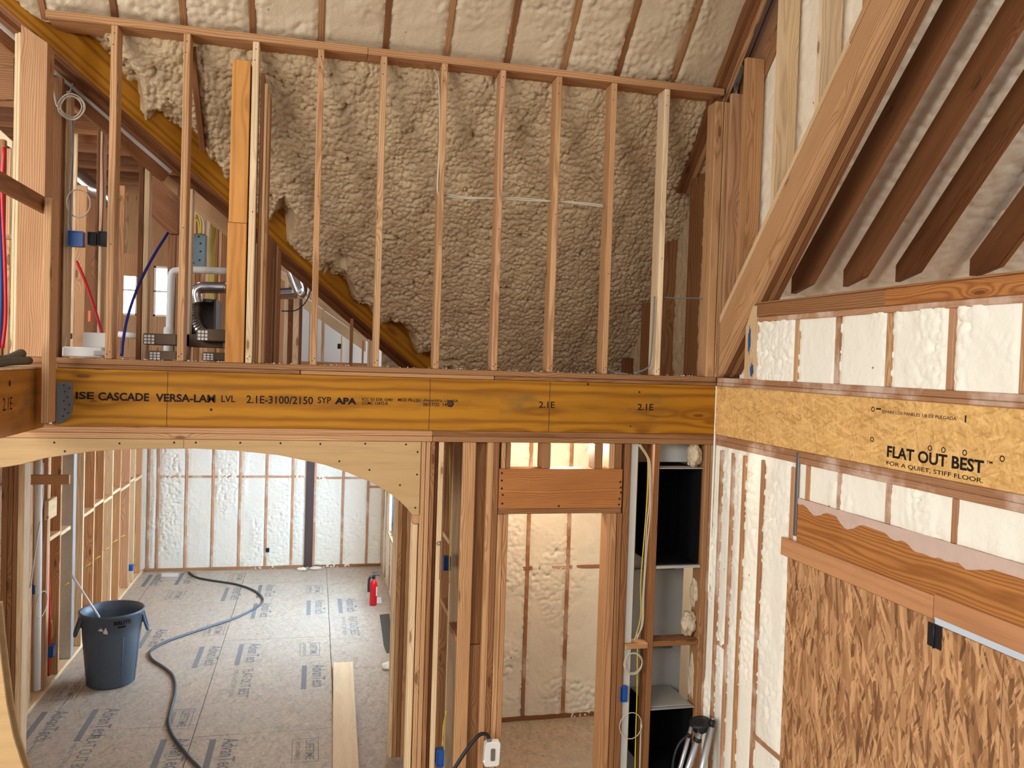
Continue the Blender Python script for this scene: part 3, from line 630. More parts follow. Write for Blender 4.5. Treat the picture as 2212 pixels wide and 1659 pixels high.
# ================================================================== LOFT STUD WALL ON PLANE P
xs_px = [(225.9, 773.8), (381.7, 772), (529.7, 783)]
lst = [float(PY(x, y, YP)[0]) for x, y in xs_px]
lst += [float(PY(x, y, YP)[0])-.038 for x, y in ((682.6, 789.6), (817.4, 794), (947.5, 796.6), (1073, 801), (1193.4, 804), (1311.3, 807), (1424.9, 810.6))]
ZT0, ZT1 = 5.245, 5.293
desc = ['first from the left, left of the blue tube', 'second from the left, right of the panel trays', 'third from the left, against the orange post', 'fourth from the left', 'fifth from the left', 'sixth from the left, where the valley beam ends', 'seventh from the left', 'eighth from the left', 'ninth from the left', 'tenth, with grey cable down it']
for i, x in enumerate(lst):
    box('loft_stud', x, x+.040, YP, YP+.13, Z_SOLE+.001, ZT0-.001, (PINE, PINE, PINE_LT, PINE, PINE, PINE, PINE, PINE, PINE, PINE_LT)[i], 'loft wall stud, '+desc[i], 'wall stud', 'studs of the open loft wall')
for i, x in enumerate(lst):
    o = [q for q in bpy.data.objects if q.name.startswith('loft_stud')][i]
    for k, (dx, z) in enumerate(((.012, Z_SOLE+.03), (.028, Z_SOLE+.045), (.02, ZT0-.05), (.014, ZT0-.12), (.022, 3.9+.13*(i % 4)))):
        lathe('nail', [(.004, 0), (.003, .001)], (x+dx, YP, z), HOLE, parent=o, seg=7, axis=(0, -1, 0))
xj = float(PY(795.6, 101, YP)[0])
box('loft_top_plate', float(PY(106, 38, YP)[0])-.02, xj-.001, YP, YP+.235, ZT0, ZT1, PINE, 'left length of the loft wall top plate', 'wall plate')
box('loft_top_plate', xj+.001, XR-.03, YP, YP+.235, ZT0, ZT1, PINE, 'right length of the loft wall top plate', 'wall plate')
box('loft_sole_plate', -1.95, XR-.006, YP+.004, YP+.14, 3.1505, Z_SOLE, PINE_BR, 'brown bottom plate of the loft wall on the beam', 'wall plate')
for i, (a, b) in enumerate(((-1.55, -.1), (-.095, 1.2), (1.205, XR-.006))):
    box('deck_edge', a, b, YP-.002, YP+.14, Z_LVT+.002, 3.149, (PINE_BR, PINE, PINE_BR)[i], 'thin deck edge strip on the beam, %s length' % ('left', 'middle', 'right')[i], 'edge strip')
# orange laminated post and plies behind it
a, b = float(PY(493.5, 480, YP)[0]), float(PY(533, 480, YP)[0])
zc = float(PY(510, 481, YP)[2])
box('veneer_post', a, b, YP+.008, YP+.14, zc+.002, float(PY(505, 126, YP)[2]), LVLP, 'upper length of the wide orange veneer post in the loft wall', 'post')
box('veneer_post', a-.004, b, YP+.004, YP+.14, Z_SOLE+.001, zc, LVLP, 'lower length of the wide orange veneer post in the loft wall', 'post')
for i, (p, q_, m) in enumerate(((553, 560.5, PINE_BR), (561, 568, PINE), (568.5, 575, PINE_BR))):
    a, b = pbx(p, q_, 560); box('post_ply', a, b, YP+.06, YP+.20, Z_SOLE+.001, float(PY(560, 150+22*i, YP)[2]), m, 'brown stud ganged right of the orange post, %s' % ('first', 'second', 'third')[i], 'wall stud', 'plies right of the orange post')
# right end of the loft wall
for i, (p, q_, m) in enumerate(((1537, 1555, PINE), (1556, 1567, PINE))):
    a, b = pbx(p, q_, 500); box('loft_stud', a, b-.002, YP+.004, YP+.14, Z_SOLE+.001, 5.2, m, 'end stud of the loft wall at the corner, %s' % ('left', 'right')[i], 'wall stud')
# boards behind the foam near the corner
NR = np.array([0, 1., 1.]); P0R = np.array([0, 5.76, 5.33])
for i, (p, q_, y) in enumerate(((1433, 1470, 548), (1484, 1527, 412), (1388, 1404, 660), (1349, 1366, 760))):
    yy = float(PX(p, 700, XR)[1])
    box('back_board', XR+.001, XR+.14, yy, yy+.038, LOFT+.001, 5.33-(yy-5.76)-.05-.05*i, (PINE_BR, PINE_BR, PINE_BR, PINE_DK)[i], 'upright board half buried in roof foam near the corner, %s' % ('middle height', 'tallest', 'narrow one behind the cabled stud', 'shortest')[i], 'upright board')
# ================================================================== ROOF (main slope 45 deg)
S2 = 1/math.sqrt(2)
UPV = np.array([0, -S2, S2])   # up the slope, towards the camera
va = PP(64, 59, (0, 5.71, 5.23), NR); vb = PP(896, 792, (0, 5.71, 5.23), NR)
vd = vb-va; vd /= np.linalg.norm(vd); vs = np.array([vd[1], -vd[0], 0]); vs /= np.linalg.norm(vs)   # side towards the camera/right
vup = np.cross(vs, vd); vup = vup if vup[2] > 0 else -vup
# front ceiling between rafters (x from -2.6)
rx = [2.475, 2.049, 1.645, 1.235, .813, .400, -.023, -.453, -.871, -1.28, -1.69, -2.1]
rz = 5.335
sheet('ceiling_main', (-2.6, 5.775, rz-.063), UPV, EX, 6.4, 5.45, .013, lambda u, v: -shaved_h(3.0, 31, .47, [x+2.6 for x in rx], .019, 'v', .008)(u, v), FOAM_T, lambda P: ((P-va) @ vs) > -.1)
for i, x in enumerate(rx):
    A = np.array([x-.019, 5.755, rz-.062]); beam('roof_rafter', A, A+UPV*6.0, (1, 0, 0), .038, .14, PINE_DK if i % 2 else PINE_BR, 'foam-flanked roof rafter above the loft plate, %s from the right' % ('first', 'second', 'third', 'fourth', 'fifth', 'sixth', 'seventh', 'eighth', 'ninth', 'tenth', 'eleventh', 'twelfth')[i], 'rafter', 'rafters of the foamed roof slope')
# rear rough foam, masked on the left by the valley
def vpost(P):
    d = (P-va) @ vs; n = np.clip(fbm(P[..., 0]*4.2, P[..., 1]*4.2, 44, 3)*2.2-.62, 0, 1); w = .03+.25*n; t = np.clip(1-d/w, 0, 1)
    return P+(t**1.2*(.04+.25*n))[..., None]*np.array([0, S2, S2])
def vmask(P):
    d = (P-va) @ vs
    return d > -.012
rh = rough_h(1.9, 22, 26, 60)
def rh2(u, v):
    e = 0
    for x in rx:
        d = np.abs(v-(x+2.6)); e = e+np.exp(-(d/.06)**2)*.5
    return -(rh(u, v)-.065-.04*e*np.clip(fbm(u*3, v*3, 70)*1.6-.3, 0, 1)-.04*np.exp(-((3.2-u)/.10)**2))
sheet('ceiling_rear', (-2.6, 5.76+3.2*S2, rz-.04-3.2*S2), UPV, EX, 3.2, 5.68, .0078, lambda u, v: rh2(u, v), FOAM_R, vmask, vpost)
# rafter showing through the foam right of the second loft stud
ea, eb = PP(407, 112, (0, 5.71, 5.20), NR), PP(431, 326, (0, 5.71, 5.20), NR)
beam('exposed_rafter', ea, eb, (1, 0, 0), .038, .12, PINE_DK, 'dark slanting rafter showing through the foam right of the second loft stud', 'rafter')
# valley beam
L0, L1 = va-vd*.5, va+vd*3.6
L1 = va+vd*((LOFT-.16-va[2])/vd[2])
VBO = beam('valley_beam', L0, L1, -vs, .133, .30, LVL, 'orange laminated valley beam descending diagonally behind the loft studs', 'beam')
for k in range(3): beam('bottom_lamination', L0-vs*(.002+k*.0445)-vup*.006, L1-vs*(.002+k*.0445)-vup*.006, -vs, .0415, .0055, PINE_DK, parent=VBO, bevel=0)  # lamination edges in dark lumber; underside shade put into their colour
beam('valley_ply', L0-vs*.10-vup*.03, L1-vs*.10-vup*.03, -vs, .06, .2, PINE_DK, 'dark board under the valley beam', 'rafter')
LM = va+vd*1.22
beam('furring_strip', L0-vs*.165-vup*.05, LM-vs*.165-vup*.05, -vs, .02, .03, plain('grey_white_strip', srgb(196, 184, 176), .6), 'pale strip running along the underside of the valley beam', 'strip')
beam('valley_ply', L0-vs*.19-vup*.12, LM-vs*.19-vup*.12, -vs, .04, .16, PINE_DK, 'lowest dark board parallel to the valley beam', 'rafter')
# triple rafter at the right end of the slope
for i in range(3):
    A = np.array([XR-.085+i*.04, 6.28, rz-.10-(6.28-5.70)]); beam('edge_rafter', A, A+UPV*6.0, (1, 0, 0), .038, .25, (PINE_DK, PINE_BR, PINE)[i], 'rafter of the triple at the right edge of the roof slope, %s ply' % ('left', 'middle', 'right')[i], 'rafter', 'triple edge rafter')

# ================================================================== RIGHT WALL x = XR
def yz(px, py): p = PX(px, py, XR); return float(p[1]), float(p[2])
# lower foamed wall
ry = [5.51, 5.338, 5.177, 4.935]
sheet('wall_right', (XR+.012, 5.75, 0), -EY, EZ, 3.8, 2.70, .012, shaved_h(1.9, 77, .48, [5.75-y for y in ry+[4.60]], .019), FOAM_W, lambda P: ~((P[..., 1] < 4.50) & (P[..., 2] < 2.46)))
for i, y in enumerate(ry):
    box('wall_stud', XR-.004, XR+.10, y-.019, y+.019, .04, 2.66, PINE_OV if i != 2 else PINE, 'stud edge in the foamed right wall, %s from the corner' % ('first', 'second', 'third, bare light wood', 'fourth')[i], 'wall stud', 'studs of the foamed right wall')
box('wall_stud', XR-.002, XR+.1, 4.56, 4.60, 2.0, 2.66, PINE, 'stud beside the grey metal strap in the right wall', 'wall stud')
for i, (p, q_, y, z) in enumerate(((5.50, 5.36, 0, 1.27), (4.91, 4.58, 0, .83))):
    box('blocking', XR-.003, XR+.08, q_, p, z-.017, z+.017, PINE_OV, 'foam-edged block in the right wall, %s' % ('near the corner', 'low, beside the board panel')[i], 'blocking')
box('metal_strap', XR-.012, XR-.004, 4.505, 4.535, float(PX(1726, 1160, XR)[2]), float(PX(1728, 978, XR)[2]), GALV, 'grey vertical metal strap on the right wall', 'strap')
# plates, rim board
for k in range(2):
    z1 = Z_LVB-.001-k*.0385
    box('side_top_plate', XR-.006, XR+.13, 1.9, YP-.01, z1-.0375, z1, PINE_OV if k else PINE_OV, '%s foam-smeared plate under the strand board rim of the right wall' % ('upper' if k == 0 else 'lower'), 'wall plate')
ysm = float(PX(1883, 960, XR)[1])
RIM1 = box('rim_board', XR-.012, XR+.006, ysm+.0015, YP-.012, Z_LVB+.001, Z_LVT, OSB_RIM, 'plain strand board rim piece next to the corner', 'rim board')
RIM2 = box('rim_board', XR-.012, XR+.006, 1.9, ysm-.0015, Z_LVB+.001, Z_LVT, OSB_RIM, 'strand board rim piece with large black lettering', 'rim board')
xt = XR-.012
def T2(s, x0, x1, yt, yb, m=INK, bold=0, z=None):
    A = PX(x0, yb, xt); Tt = PX(x0, yt, xt); d1 = ray(x1, 1000); B = CAM+d1*((xt-CAM[0])/d1[0])
    text('printed_text', s, A-EX*.001, -EY, EZ, A[1]-B[1], Tt[2]-A[2], m, RIM2, bold)
T2('FLAT OUT BEST', 1916, 2126, 962, 987, INK, .028); T2('TM', 2131, 2144, 994.5, 1000.5, INK, .01)
T2('FOR A QUIET, STIFF FLOOR.', 1915, 2126, 995, 1005.5, INK, .008)
T2('SEPARE LOS PANELES 1/8 DE PULGADA', 1905, 2062, 885.5, 892, INKP, .005)
for (x, y) in ((1886, 884), (2009, 968), (2038, 972), (2084, 978), (2165, 991), (1884, 949)):
    c = PX(x, y, xt); rr = .012
    tube('printed_mark', [c+rr*np.array([-.05, math.cos(t), math.sin(t)]) for t in np.linspace(0, 6.28, 9)], .0025, INK, parent=RIM2, seg=4, smooth_n=1)
A = PX(1895, 883, xt); box('printed_mark', xt-.001, xt, A[1]-.03, A[1]+.008, A[2]-.004, A[2]+.004, INK, parent=RIM2, bevel=0)
A = PX(2086, 904, xt); box('printed_mark', xt-.001, xt, A[1]-.004, A[1]+.004, A[2]-.018, A[2]+.014, INK, parent=RIM2, bevel=0)
box('foam_bead', XR-.014, XR-.004, YP-.018, YP-.004, 1.6, Z_LVT, FOAM_W, 'white foam bead filling the corner between beam and rim board', 'foam bead')
# loft level plates and knee wall
ye, zke = yz(1640, 690)
for k, (z0, z1) in enumerate(((3.1255, 3.149), (3.1505, 3.185))):
    box('side_sole_plate', XR-.010, XR+.13, 1.9, YP-.014, z0, z1, (PINE_OV, PINE_OV)[k], ('thin deck strip' if k == 0 else 'foam-smeared bottom plate')+' of the knee wall on the rim board', 'wall plate')
ZK0, ZK1, ZK2, ZK3 = 3.186, 3.569, 3.605, 3.703
kys = [float(PX(x, 760, XR)[1]) for x in (1720, 1808, 1919, 2053, 2212)]+[2.5, 2.1]
sheet('wall_right_knee', (XR+.012, ye, ZK0), -EY, EZ, ye-1.95, ZK1-ZK0+.005, .010, shaved_h(1.9, 91, .48, [ye-y for y in kys], .019), FOAM_W)
for i, y in enumerate(kys):
    box('knee_stud', XR-.004, XR+.1, y-.019, y+.019, ZK0, ZK1-.001, PINE_OV if i % 2 else PINE, 'short stud in the foamed knee wall, %s from the sloped rafter' % ('first', 'second', 'third', 'fourth', 'fifth, at the picture edge', 'sixth', 'seventh')[i], 'wall stud', 'knee wall studs')
box('knee_plate', XR-.006, XR+.13, 1.95, ye+.02, ZK1, ZK2-.001, PINE_OV, 'pink-smeared lower top plate of the knee wall', 'wall plate')
yk2 = float(PX(1914, 650, XR)[1])
box('knee_cap_board', XR-.010, XR+.03, yk2+.001, ye+.02, ZK2, ZK3-.012, PINE_BR, 'short brown cap board on the knee wall, next to the sloped rafter', 'cap board')
box('knee_cap_board', XR-.010, XR+.03, 1.95, yk2-.001, ZK2, ZK3-.012, HEADW, 'long brown cap board on the knee wall with a big dark knot', 'cap board')
box('cap_strip', XR-.014, XR+.16, 1.95, ye+.03, ZK3-.011, ZK3, PINE_BR, 'thin flat strip topping the knee wall', 'strip')
yb0, yb1 = float(PX(1609, 800, XR)[1]), ye+.004
KP = prism('knee_end_board', [(yb0, ZK0), (yb1, ZK0), (yb1, ZK3-.02), (yb1+.075, ZK3-.02), (yb0, ZK0+.36)], 'x', XR-.006, XR+.03, PINE_LT, 'pinkish end board of the knee wall with blue spray paint', 'end board', grain=EZ)
for (c0, w_, h_) in (((1619, 735), .035, .11), ((1624, 800), .045, .055)):
    c = PX(*c0, XR-.006); pts = []
    for k in range(14):
        t = 2*math.pi*k/14; rr = 1+.25*math.sin(k*2.7); pts.append((c[1]+w_/2*rr*math.cos(t), c[2]+h_*rr*.8*math.sin(t)))
    prism('paint_mark', pts, 'x', XR-.0078, XR-.0065, BLUEPAINT, parent=KP, bevel=0)
# header, trim and strand board panel
yh, zh = yz(1727, 1076); zhb = 2.2135
ysd = float(PX(2022, 1400, XR)[1])
box('long_header', XR-.012, XR+.05, 1.9, yh, zhb, zh, HEADS, 'long orange-brown header plank over the strand board panel, smeared with foam on top', 'header')
HL = bpy.data.objects['long_header']
# foam lip over the header's upper edge
def lip():
    ys = np.linspace(yh-.005, 1.95, 120); lo = zh-.03-.035*np.clip(fbm(ys*6, ys*0, 5, 3)-.3, 0, 1)*3.0-.02*np.clip((4.4-ys)*1.0, 0, 1.4)
    pts = [(float(y), float(z)) for y, z in zip(ys, lo)]+[(1.95, zh+.002), (yh-.005, zh+.002)]
    return pts
prism('foam_smear', lip(), 'x', XR-.0145, XR-.0122, plain('pink_foam_film', srgb(214, 186, 170), .6, 0, .3, .25, 12), parent=HL, bevel=0)
lows = [float(PX(x, y, XR)[1]) for x, y in ((1745, 1030), (1813, 1060), (1918, 1090), (2062, 1130))]+[2.83, 2.42]
for i, y in enumerate(lows):
    box('cripple_stud', XR-.004, XR+.1, y-.019, y+.019, zh, 2.689, PINE_OV if i else PINE, 'short stud above the long header, %s from the strap' % ('first', 'second', 'third', 'fourth', 'fifth', 'sixth')[i], 'wall stud', 'cripples over the long header')
zt3 = 2.107
box('trim_strip', XR-.030, XR-.0125, ysd+.001, float(PX(1695.5, 1180, XR)[1]), zt3, zhb+.004, PLYB, 'plywood strip above the left strand board panel', 'trim strip')
box('trim_strip', XR-.026, XR-.0125, 1.9, ysd-.001, zt3+.012, zhb+.012, PLYB, 'plywood strip above the hinged strand board panel', 'trim strip')
yl = float(PX(1695, 1400, XR-.02)[1])
sy = [yl]+[float(PX(x, 1400, XR-.02)[1]) for x in (1770, 1836, 1890)]+[ysd]
for i in range(4):
    box('strand_board', XR-.024, XR-.010, sy[i+1]+.0012, sy[i], 0.02, zt3-.001, OSB_PAN, 'fixed strand board strip closing the big opening, %s from the foam wall' % ('first', 'second', 'third', 'fourth, beside the hinge')[i], 'strand board', 'fixed strand board strips')
sy2 = [ysd, float(PX(2165, 1500, XR-.02)[1]), 1.9]
dr = empty('door_2', (XR-.015, ysd-.4, 0), None, None, None, 'structure')
for i in range(2):
    box('door_panel', XR-.024, XR-.010, sy2[i+1]+.0012, sy2[i]-.003, 0.02, zt3-.022, OSB_PAN, parent=dr)
hc = PX(2018, 1373, XR-.025)
for s_ in (-1, 1):
    box('hinge', XR-.028, XR-.0245, hc[1]-.004+s_*.003+(0 if s_ > 0 else -.042), hc[1]-.004+s_*.003+(.042 if s_ > 0 else 0), hc[2]-.055, hc[2]+.055, BLKP, parent=dr)
tube('hinge_pin', [(XR-.031, hc[1]-.004, hc[2]-.058), (XR-.031, hc[1]-.004, hc[2]+.058)], .005, BLKP, parent=dr, smooth_n=1)
# ================================================================== SLOPED RAFTER AND DORMER (upper right)
pz = lambda px, py: yz(px, py)
A0 = pz(1556, 700); B0 = pz(1880, 6); ds = np.array([0, B0[0]-A0[0], B0[1]-A0[1]]); ds /= np.linalg.norm(ds)
y_end = YP-.02
zt_ = A0[1]+(A0[0]-y_end)*-1.0*(ds[2]/ds[1])*-1 if False else A0[1]+(y_end-A0[0])*ds[2]/ds[1]
yn = 1.6
ztn = A0[1]+(yn-A0[0])*ds[2]/ds[1]
vh = .37
for i in range(4):
    x0 = XR-.004+i*.042; dz = -.0 if i == 0 else .03*i*0
    m = (PINE, PINE_DK, PINE_BR, PINE_DK)[i]
    prism('sloped_rafter', [(y_end, zt_+dz), (yn, ztn+dz), (yn, ztn-vh+dz), (y_end-.04, max(3.19, zt_-vh-.0)), (y_end, 3.19)], 'x', x0, x0+.038, m, 'sloping plank rising from the beam corner, %s' % ('front ply with light face', 'second ply', 'third ply', 'rear ply')[i], 'rafter', 'ganged sloping planks at the corner', grain=ds)
ysp = float(PX(1836, 152, XR)[1]); zs = lambda y: zt_+(y-y_end)*ds[2]/ds[1]
for k, (y0, y1) in enumerate(((y_end, ysp+.003), (ysp-.003, yn))):
    prism('sloped_plate', [(y0, zs(y0)+.001), (y1, zs(y1)+.001), (y1, zs(y1)+.05), (y0, zs(y0)+.05)], 'x', XR-.010, XR+.13, PINE_LT if k == 0 else PINE, '%s length of the flat plate on top of the sloping plank' % ('lower' if k == 0 else 'upper'), 'wall plate', grain=ds)
# infill studs standing on the sloped plate
for i, (px_, py_) in enumerate(((1569, 400), (1597, 400), (1665, 400), (1757, 285), (1860, 60))):
    y = float(PX(px_, py_, XR)[1]); zb_ = zs(y)+.055
    ztop = rz-.02+(5.70-y)-.02
    if i == 1: ztop = float(PX(1630, 112, XR)[2])
    if i == 0: ztop = float(PX(1590, 196, XR)[2])
    y1 = y-.038
    prism('infill_stud', [(y, zb_-.0), (y1, zs(y1)+.053), (y1, ztop), (y, ztop)], 'x', XR+.0, XR+.14, (PINE, PINE, PINE_LT, PINE_LT, PINE)[i], 'tall infill stud above the sloping plank, %s from the corner' % ('first', 'second', 'third, knotty', 'fourth', 'fifth')[i], 'wall stud', 'infill studs above the sloping plank', grain=EZ)
sheet('wall_upper_right', (XR+.195, 5.75, 3.2), -EY, EZ, 4.4, 5.6, .015, lambda u, v: rough_h(.8, 12, 12, 7)(u, v)-.02, FOAM_G, lambda P: P[..., 2] > zs(P[..., 1])-.1)
A = np.array([XR+.142, 5.66, rz+.14]); beam('edge_rafter', A, A+UPV*5.5, (1, 0, 0), .038, .001+.28, PINE_BR, 'brown rafter behind the infill studs under the roof edge', 'rafter')
A = np.array([XR+.143, 5.66, rz-.30]); beam('edge_rafter', A, A+UPV*3.5, (1, 0, 0), .02, .30, PINE_BR, 'lower brown board behind the infill studs', 'rafter')
# dormer roof rafters beyond the knee wall
nD = np.array([0, 1.0, 1.0]); pD = np.array([0, 5.62, 3.613])
for i, (px_, py_, pb) in enumerate(((1710, 598, 640), (1822, 583, 625), (1935, 573, 612), (2095, 560, 600))):
    Q = PP(px_, py_, pD, nD); x = float(Q[0]); yq = float(Q[1]); zq = float(Q[2]); h_ = .29
    prism('dormer_rafter', [(yq, zq), (1.4, zq+(yq-1.4)), (1.4, zq+(yq-1.4)-h_), (yq-.22, zq+.22-h_), (yq, zq-.12)], 'x', x, x+.042, PINE_DK, 'dark rafter above the knee wall, %s from the sloping plank' % ('first', 'second, stained', 'third', 'fourth, at the picture edge')[i], 'rafter', 'dark rafters above the knee wall', grain=(0, -1, 1))
    if i == 3:
        prism('dormer_rafter', [(yq, zq), (1.4, zq+(yq-1.4)), (1.4, zq+(yq-1.4)-h_), (yq-.22, zq+.22-h_), (yq, zq-.12)], 'x', x+.05, x+.09, PINE_DK, 'doubled dark rafter at the picture edge, behind the fourth', 'rafter', grain=(0, -1, 1))
sheet('ceiling_dormer', (XR+.15, 5.75, 3.66), UPV, EX, 6.6, 3.9, .016, lambda u, v: -(rough_h(1.0, 14, 11, 15)(u, v)-.02), FOAM_G)
sheet('wall_dormer_end', (XR+.15, 5.62, 3.0), EX, EZ, 3.9, .9, .02, lambda u, v: rough_h(1.0, 14, 14, 25)(u, v), FOAM_G)
box('floor_dormer', XR+.14, 6.6, 1.4, 5.7, 3.0, 3.1, PLYB, kind='structure', bevel=0)

box('wall_outer_right', XR+.14, XR+.2, 4.55, 8.6, 0, 3.0, GREYB, kind='structure', bevel=0)
sheet('wall_loft_right', (XR+.16, 8.4, LOFT), -EY, EZ, 2.72, 2.6, .014, rough_h(1.0, 14, 14, 99), FOAM_R)
box('wall_loft_outer', XR+.22, XR+.25, 5.66, 8.6, LOFT, 5.6, GREYB, kind='structure', bevel=0)
# ================================================================== LEFT BEAM, GUARD RAIL, POST
XB = -1.6
LB2 = box('laminated_beam', XB-.133, XB, 3.2, YP-.05, Z_LVB-.006, 3.118, LVLD, 'weathered laminated beam running toward the viewer at left edge', 'beam')
box('beam_cap', XB-.133, XB+.002, 3.2, YP-.05, 3.1195, 3.134, PINE_LT, parent=LB2)
q0 = PX(5.5, 885, XB); q1 = PX(26, 885, XB)
text('printed_text', '2.1E', np.array([XB+.001, q0[1], q0[2]-.008]), EY, EZ, q1[1]-q0[1], .07, INKP, LB2)
c = PX(21, 828, XB); lathe('knot', [(.018, 0), (.01, .002)], c, HOLE, parent=LB2, seg=12, axis=(1, 0, 0))
# steel hanger
hg = empty('beam_hanger', (-1.5, YP-.01, 2.75), 'grey steel hanger with nail holes joining the two laminated beams', 'beam hanger')
hp = [PY(x, y, YP-.004) for x, y in ((130, 826), (157, 825), (158, 868), (157, 888), (148, 903), (134, 914), (128, 916))]
prism('flange', [(p[0], p[2]) for p in hp], 'y', YP-.004, YP-.001, GALV, parent=hg, bevel=0)
box('side_plate', float(hp[0][0])-.004, float(hp[0][0]), YP-.06, YP-.004, float(hp[6][2]), float(hp[0][2]), GALV, parent=hg, bevel=0)
for (x, y) in ((138, 832), (150, 838), (140, 846), (146, 858), (138, 866), (150, 874), (140, 884), (147, 892), (136, 899)):
    lathe('nail', [(.005, 0), (.003, .002)], PY(x, y, YP-.005), HOLE, parent=hg, seg=8, axis=(0, -1, 0))
box('guard_post', -1.542, -1.502, 5.30, 5.44, float(PY(100, 913, 5.35)[2]), float(PY(100, 430, 5.35)[2]), PINE, 'upright guard rail post nailed in front of the beam junction', 'guard post')
box('guard_rail', -1.6, -1.562, 3.0, 5.46, 4.036, 4.125, PINE_DK, 'dark horizontal guard rail at the left edge', 'guard rail')
# canvas rolls on the beam
tube('rolled_canvas', [PX(-30, 795-22, XB-.08), PX(10, 778, XB-.08), PX(46, 764, XB-.08)], .028, CLOTHG, 'upper grey-green rolled canvas on the left beam', 'canvas roll')
tube('rolled_canvas', [PX(-30, 786, XB-.04), PX(20, 781, XB-.04), PX(62, 779, XB-.04)], .024, CLOTHG, 'lower grey-green rolled canvas on the left beam', 'canvas roll')
# thick left post on plane P
pa, pb_, pc = float(PY(40, 400, YP)[0]), float(PY(97, 400, YP)[0]), float(PY(26, 400, YP)[0])
zl, zr = float(PY(42, 52, YP)[2]), float(PY(100, 92, YP)[2])
prism('end_post', [(pa, Z_SOLE+.001), (pb_, Z_SOLE+.001), (pb_, zr), (pa, zl)], 'y', YP, YP+.14, PINE, 'thick end post of the loft wall at left, cut along the valley beam', 'post', grain=EZ)
m_ = (pa+pc)/2
box('post_strip', m_+.001, pa-.001, YP+.004, YP+.14, Z_SOLE+.001, float(PY(36, 68, YP)[2]), PINE_LT, 'pale strip left of the thick end post, inner', 'strip')
box('post_strip', pc, m_-.001, YP+.008, YP+.14, Z_SOLE+.001, float(PY(33, 70, YP)[2]), PINE_LT, 'pale strip left of the thick end post, outer', 'strip')

# ================================================================== ATTIC BEHIND THE LOFT WALL (left)
box('floor_loft', -4.2, XR+.2, YP+.145, 13.9, 3.146, LOFT, PLYB, kind='structure', bevel=0)
def av(px0, px1, y, ztop_px, mat, label, zbot=LOFT, d=.038, pyr=500, grp=None, nm='attic_stud', zt=None, cat='wall stud'):
    a, b = float(PY(px0, pyr, y)[0]), float(PY(px1, pyr, y)[0])
    z1 = zt if zt is not None else float(PY((px0+px1)/2, ztop_px, y)[2])
    return box(nm, a, b, y, y+d, zbot, z1, mat, label, cat, grp)
av(97, 130, 5.95, 165, PINE_BR, 'wide brown board right of the thick end post', d=.038)
av(130, 137, 6.0, 190, PINE_DK, 'dark stud side left of the grey cable drop', d=.04)  # one stud as two boards; dark lumber paints its shaded side
av(137, 148, 6.0, 195, PINE_LT, 'pale stud carrying the blue switch box', d=.09)  # lit edge of the same stud, painted by pale lumber
av(148, 163, 8.6, 240, PINE_LT, 'yellowish sheathing strip behind the blue switch box', nm='attic_board')
av(163, 186, 8.5, 400, PINE, 'yellowish stud behind the red tube', nm='attic_board')
av(187, 206, 9.3, 400, PINE_BR, 'brown stud further back, right of the red tube top')
av(206, 213, 6.4, 250, PINE_DK, 'dark stud side beside the black switch box')  # shade on this side put in by dark lumber
av(213, 221, 6.4, 255, PINE_LT, 'bright stud edge behind the black switch box', d=.09)  # pale lumber stands in for daylight on this edge
av(253, 268, 9.0, 400, PINE, 'stud left of the first attic window')
av(298, 309, 6.6, 330, PINE_DK, 'dark stud side behind the blue tube')  # unlit side of the stud painted by dark lumber
av(310, 322, 6.6, 332, PINE_LT, 'bright stud edge beside the blue tube, marked with blue paint', d=.09)  # light on the narrow edge painted by pale lumber
av(363, 381, 7.6, 500, PINE_BR, 'brown stud right of the second attic window')
av(406, 415, 6.5, 408, PINE_LT, 'bright stud edge right of the second loft stud', d=.09)  # daylight on the edge put into the pale lumber colour
av(446, 454, 7.8, 470, PINE_LT, 'pale stud right of the grey electrical cabinet')
for i, (a, b) in enumerate(((415, 424), (426, 434), (437, 444), (465, 472), (474, 480), (482, 489))):
    av(a, b, 8.9, 440, PINE_BR if i % 2 else PINE, 'rear attic stud near the electrical cabinet, %s from left' % ('first', 'second', 'third', 'fourth', 'fifth', 'sixth')[i], grp='rear attic studs by the cabinet')
# left of the thick post
av(-14, 8, 6.0, 300, PINE_BR, 'brown stud at the far left edge behind the pipes', nm='attic_board')
av(9, 22, 6.4, 320, PINE, 'brown stud left of the thick end post')
av(22, 27, 6.1, 318, PINE_LT, 'pale stud edge touching the thick end post')
A = PY(-5, 505, 5.95); box('blocking', -1.99, -1.845, 5.95, 6.0, A[2]-.03, A[2], PINE_LT, 'pale block left of the thick end post', 'blocking')
prism('attic_brace', [(p[0], p[2]) for p in (PY(-20, 262, 6.2), PY(27, 305, 6.2), PY(27, 322, 6.2), PY(-20, 290, 6.2))], 'y', 6.2, 6.24, PINE_LT, 'sloping pale board at the far left edge', 'brace', grain=EX)
prism('attic_rafter', [(p[0], p[2]) for p in (PY(-20, 20, 6.0), PY(30, 75, 6.0), PY(30, 215, 6.0), PY(-20, 215, 6.0))], 'y', 6.0, 6.04, PINE_BR, 'wide brown board left of the thick end post, under the valley beam', 'rafter', grain=EX)
tube('red_pipe', [PY(9, 318, 5.9), PY(5, 420, 5.9), PY(10, 560, 5.9), PY(12, 680, 5.9), PY(5, 752, 5.9)], .011, REDP, 'red water pipe at the far left edge', 'pipe')
tube('blue_pipe', [PY(-6, 400, 5.9), PY(0, 520, 5.9), PY(2, 640, 5.9), PY(-2, 752, 5.9)], .013, BLUEP, 'blue water pipe at the far left edge', 'pipe')
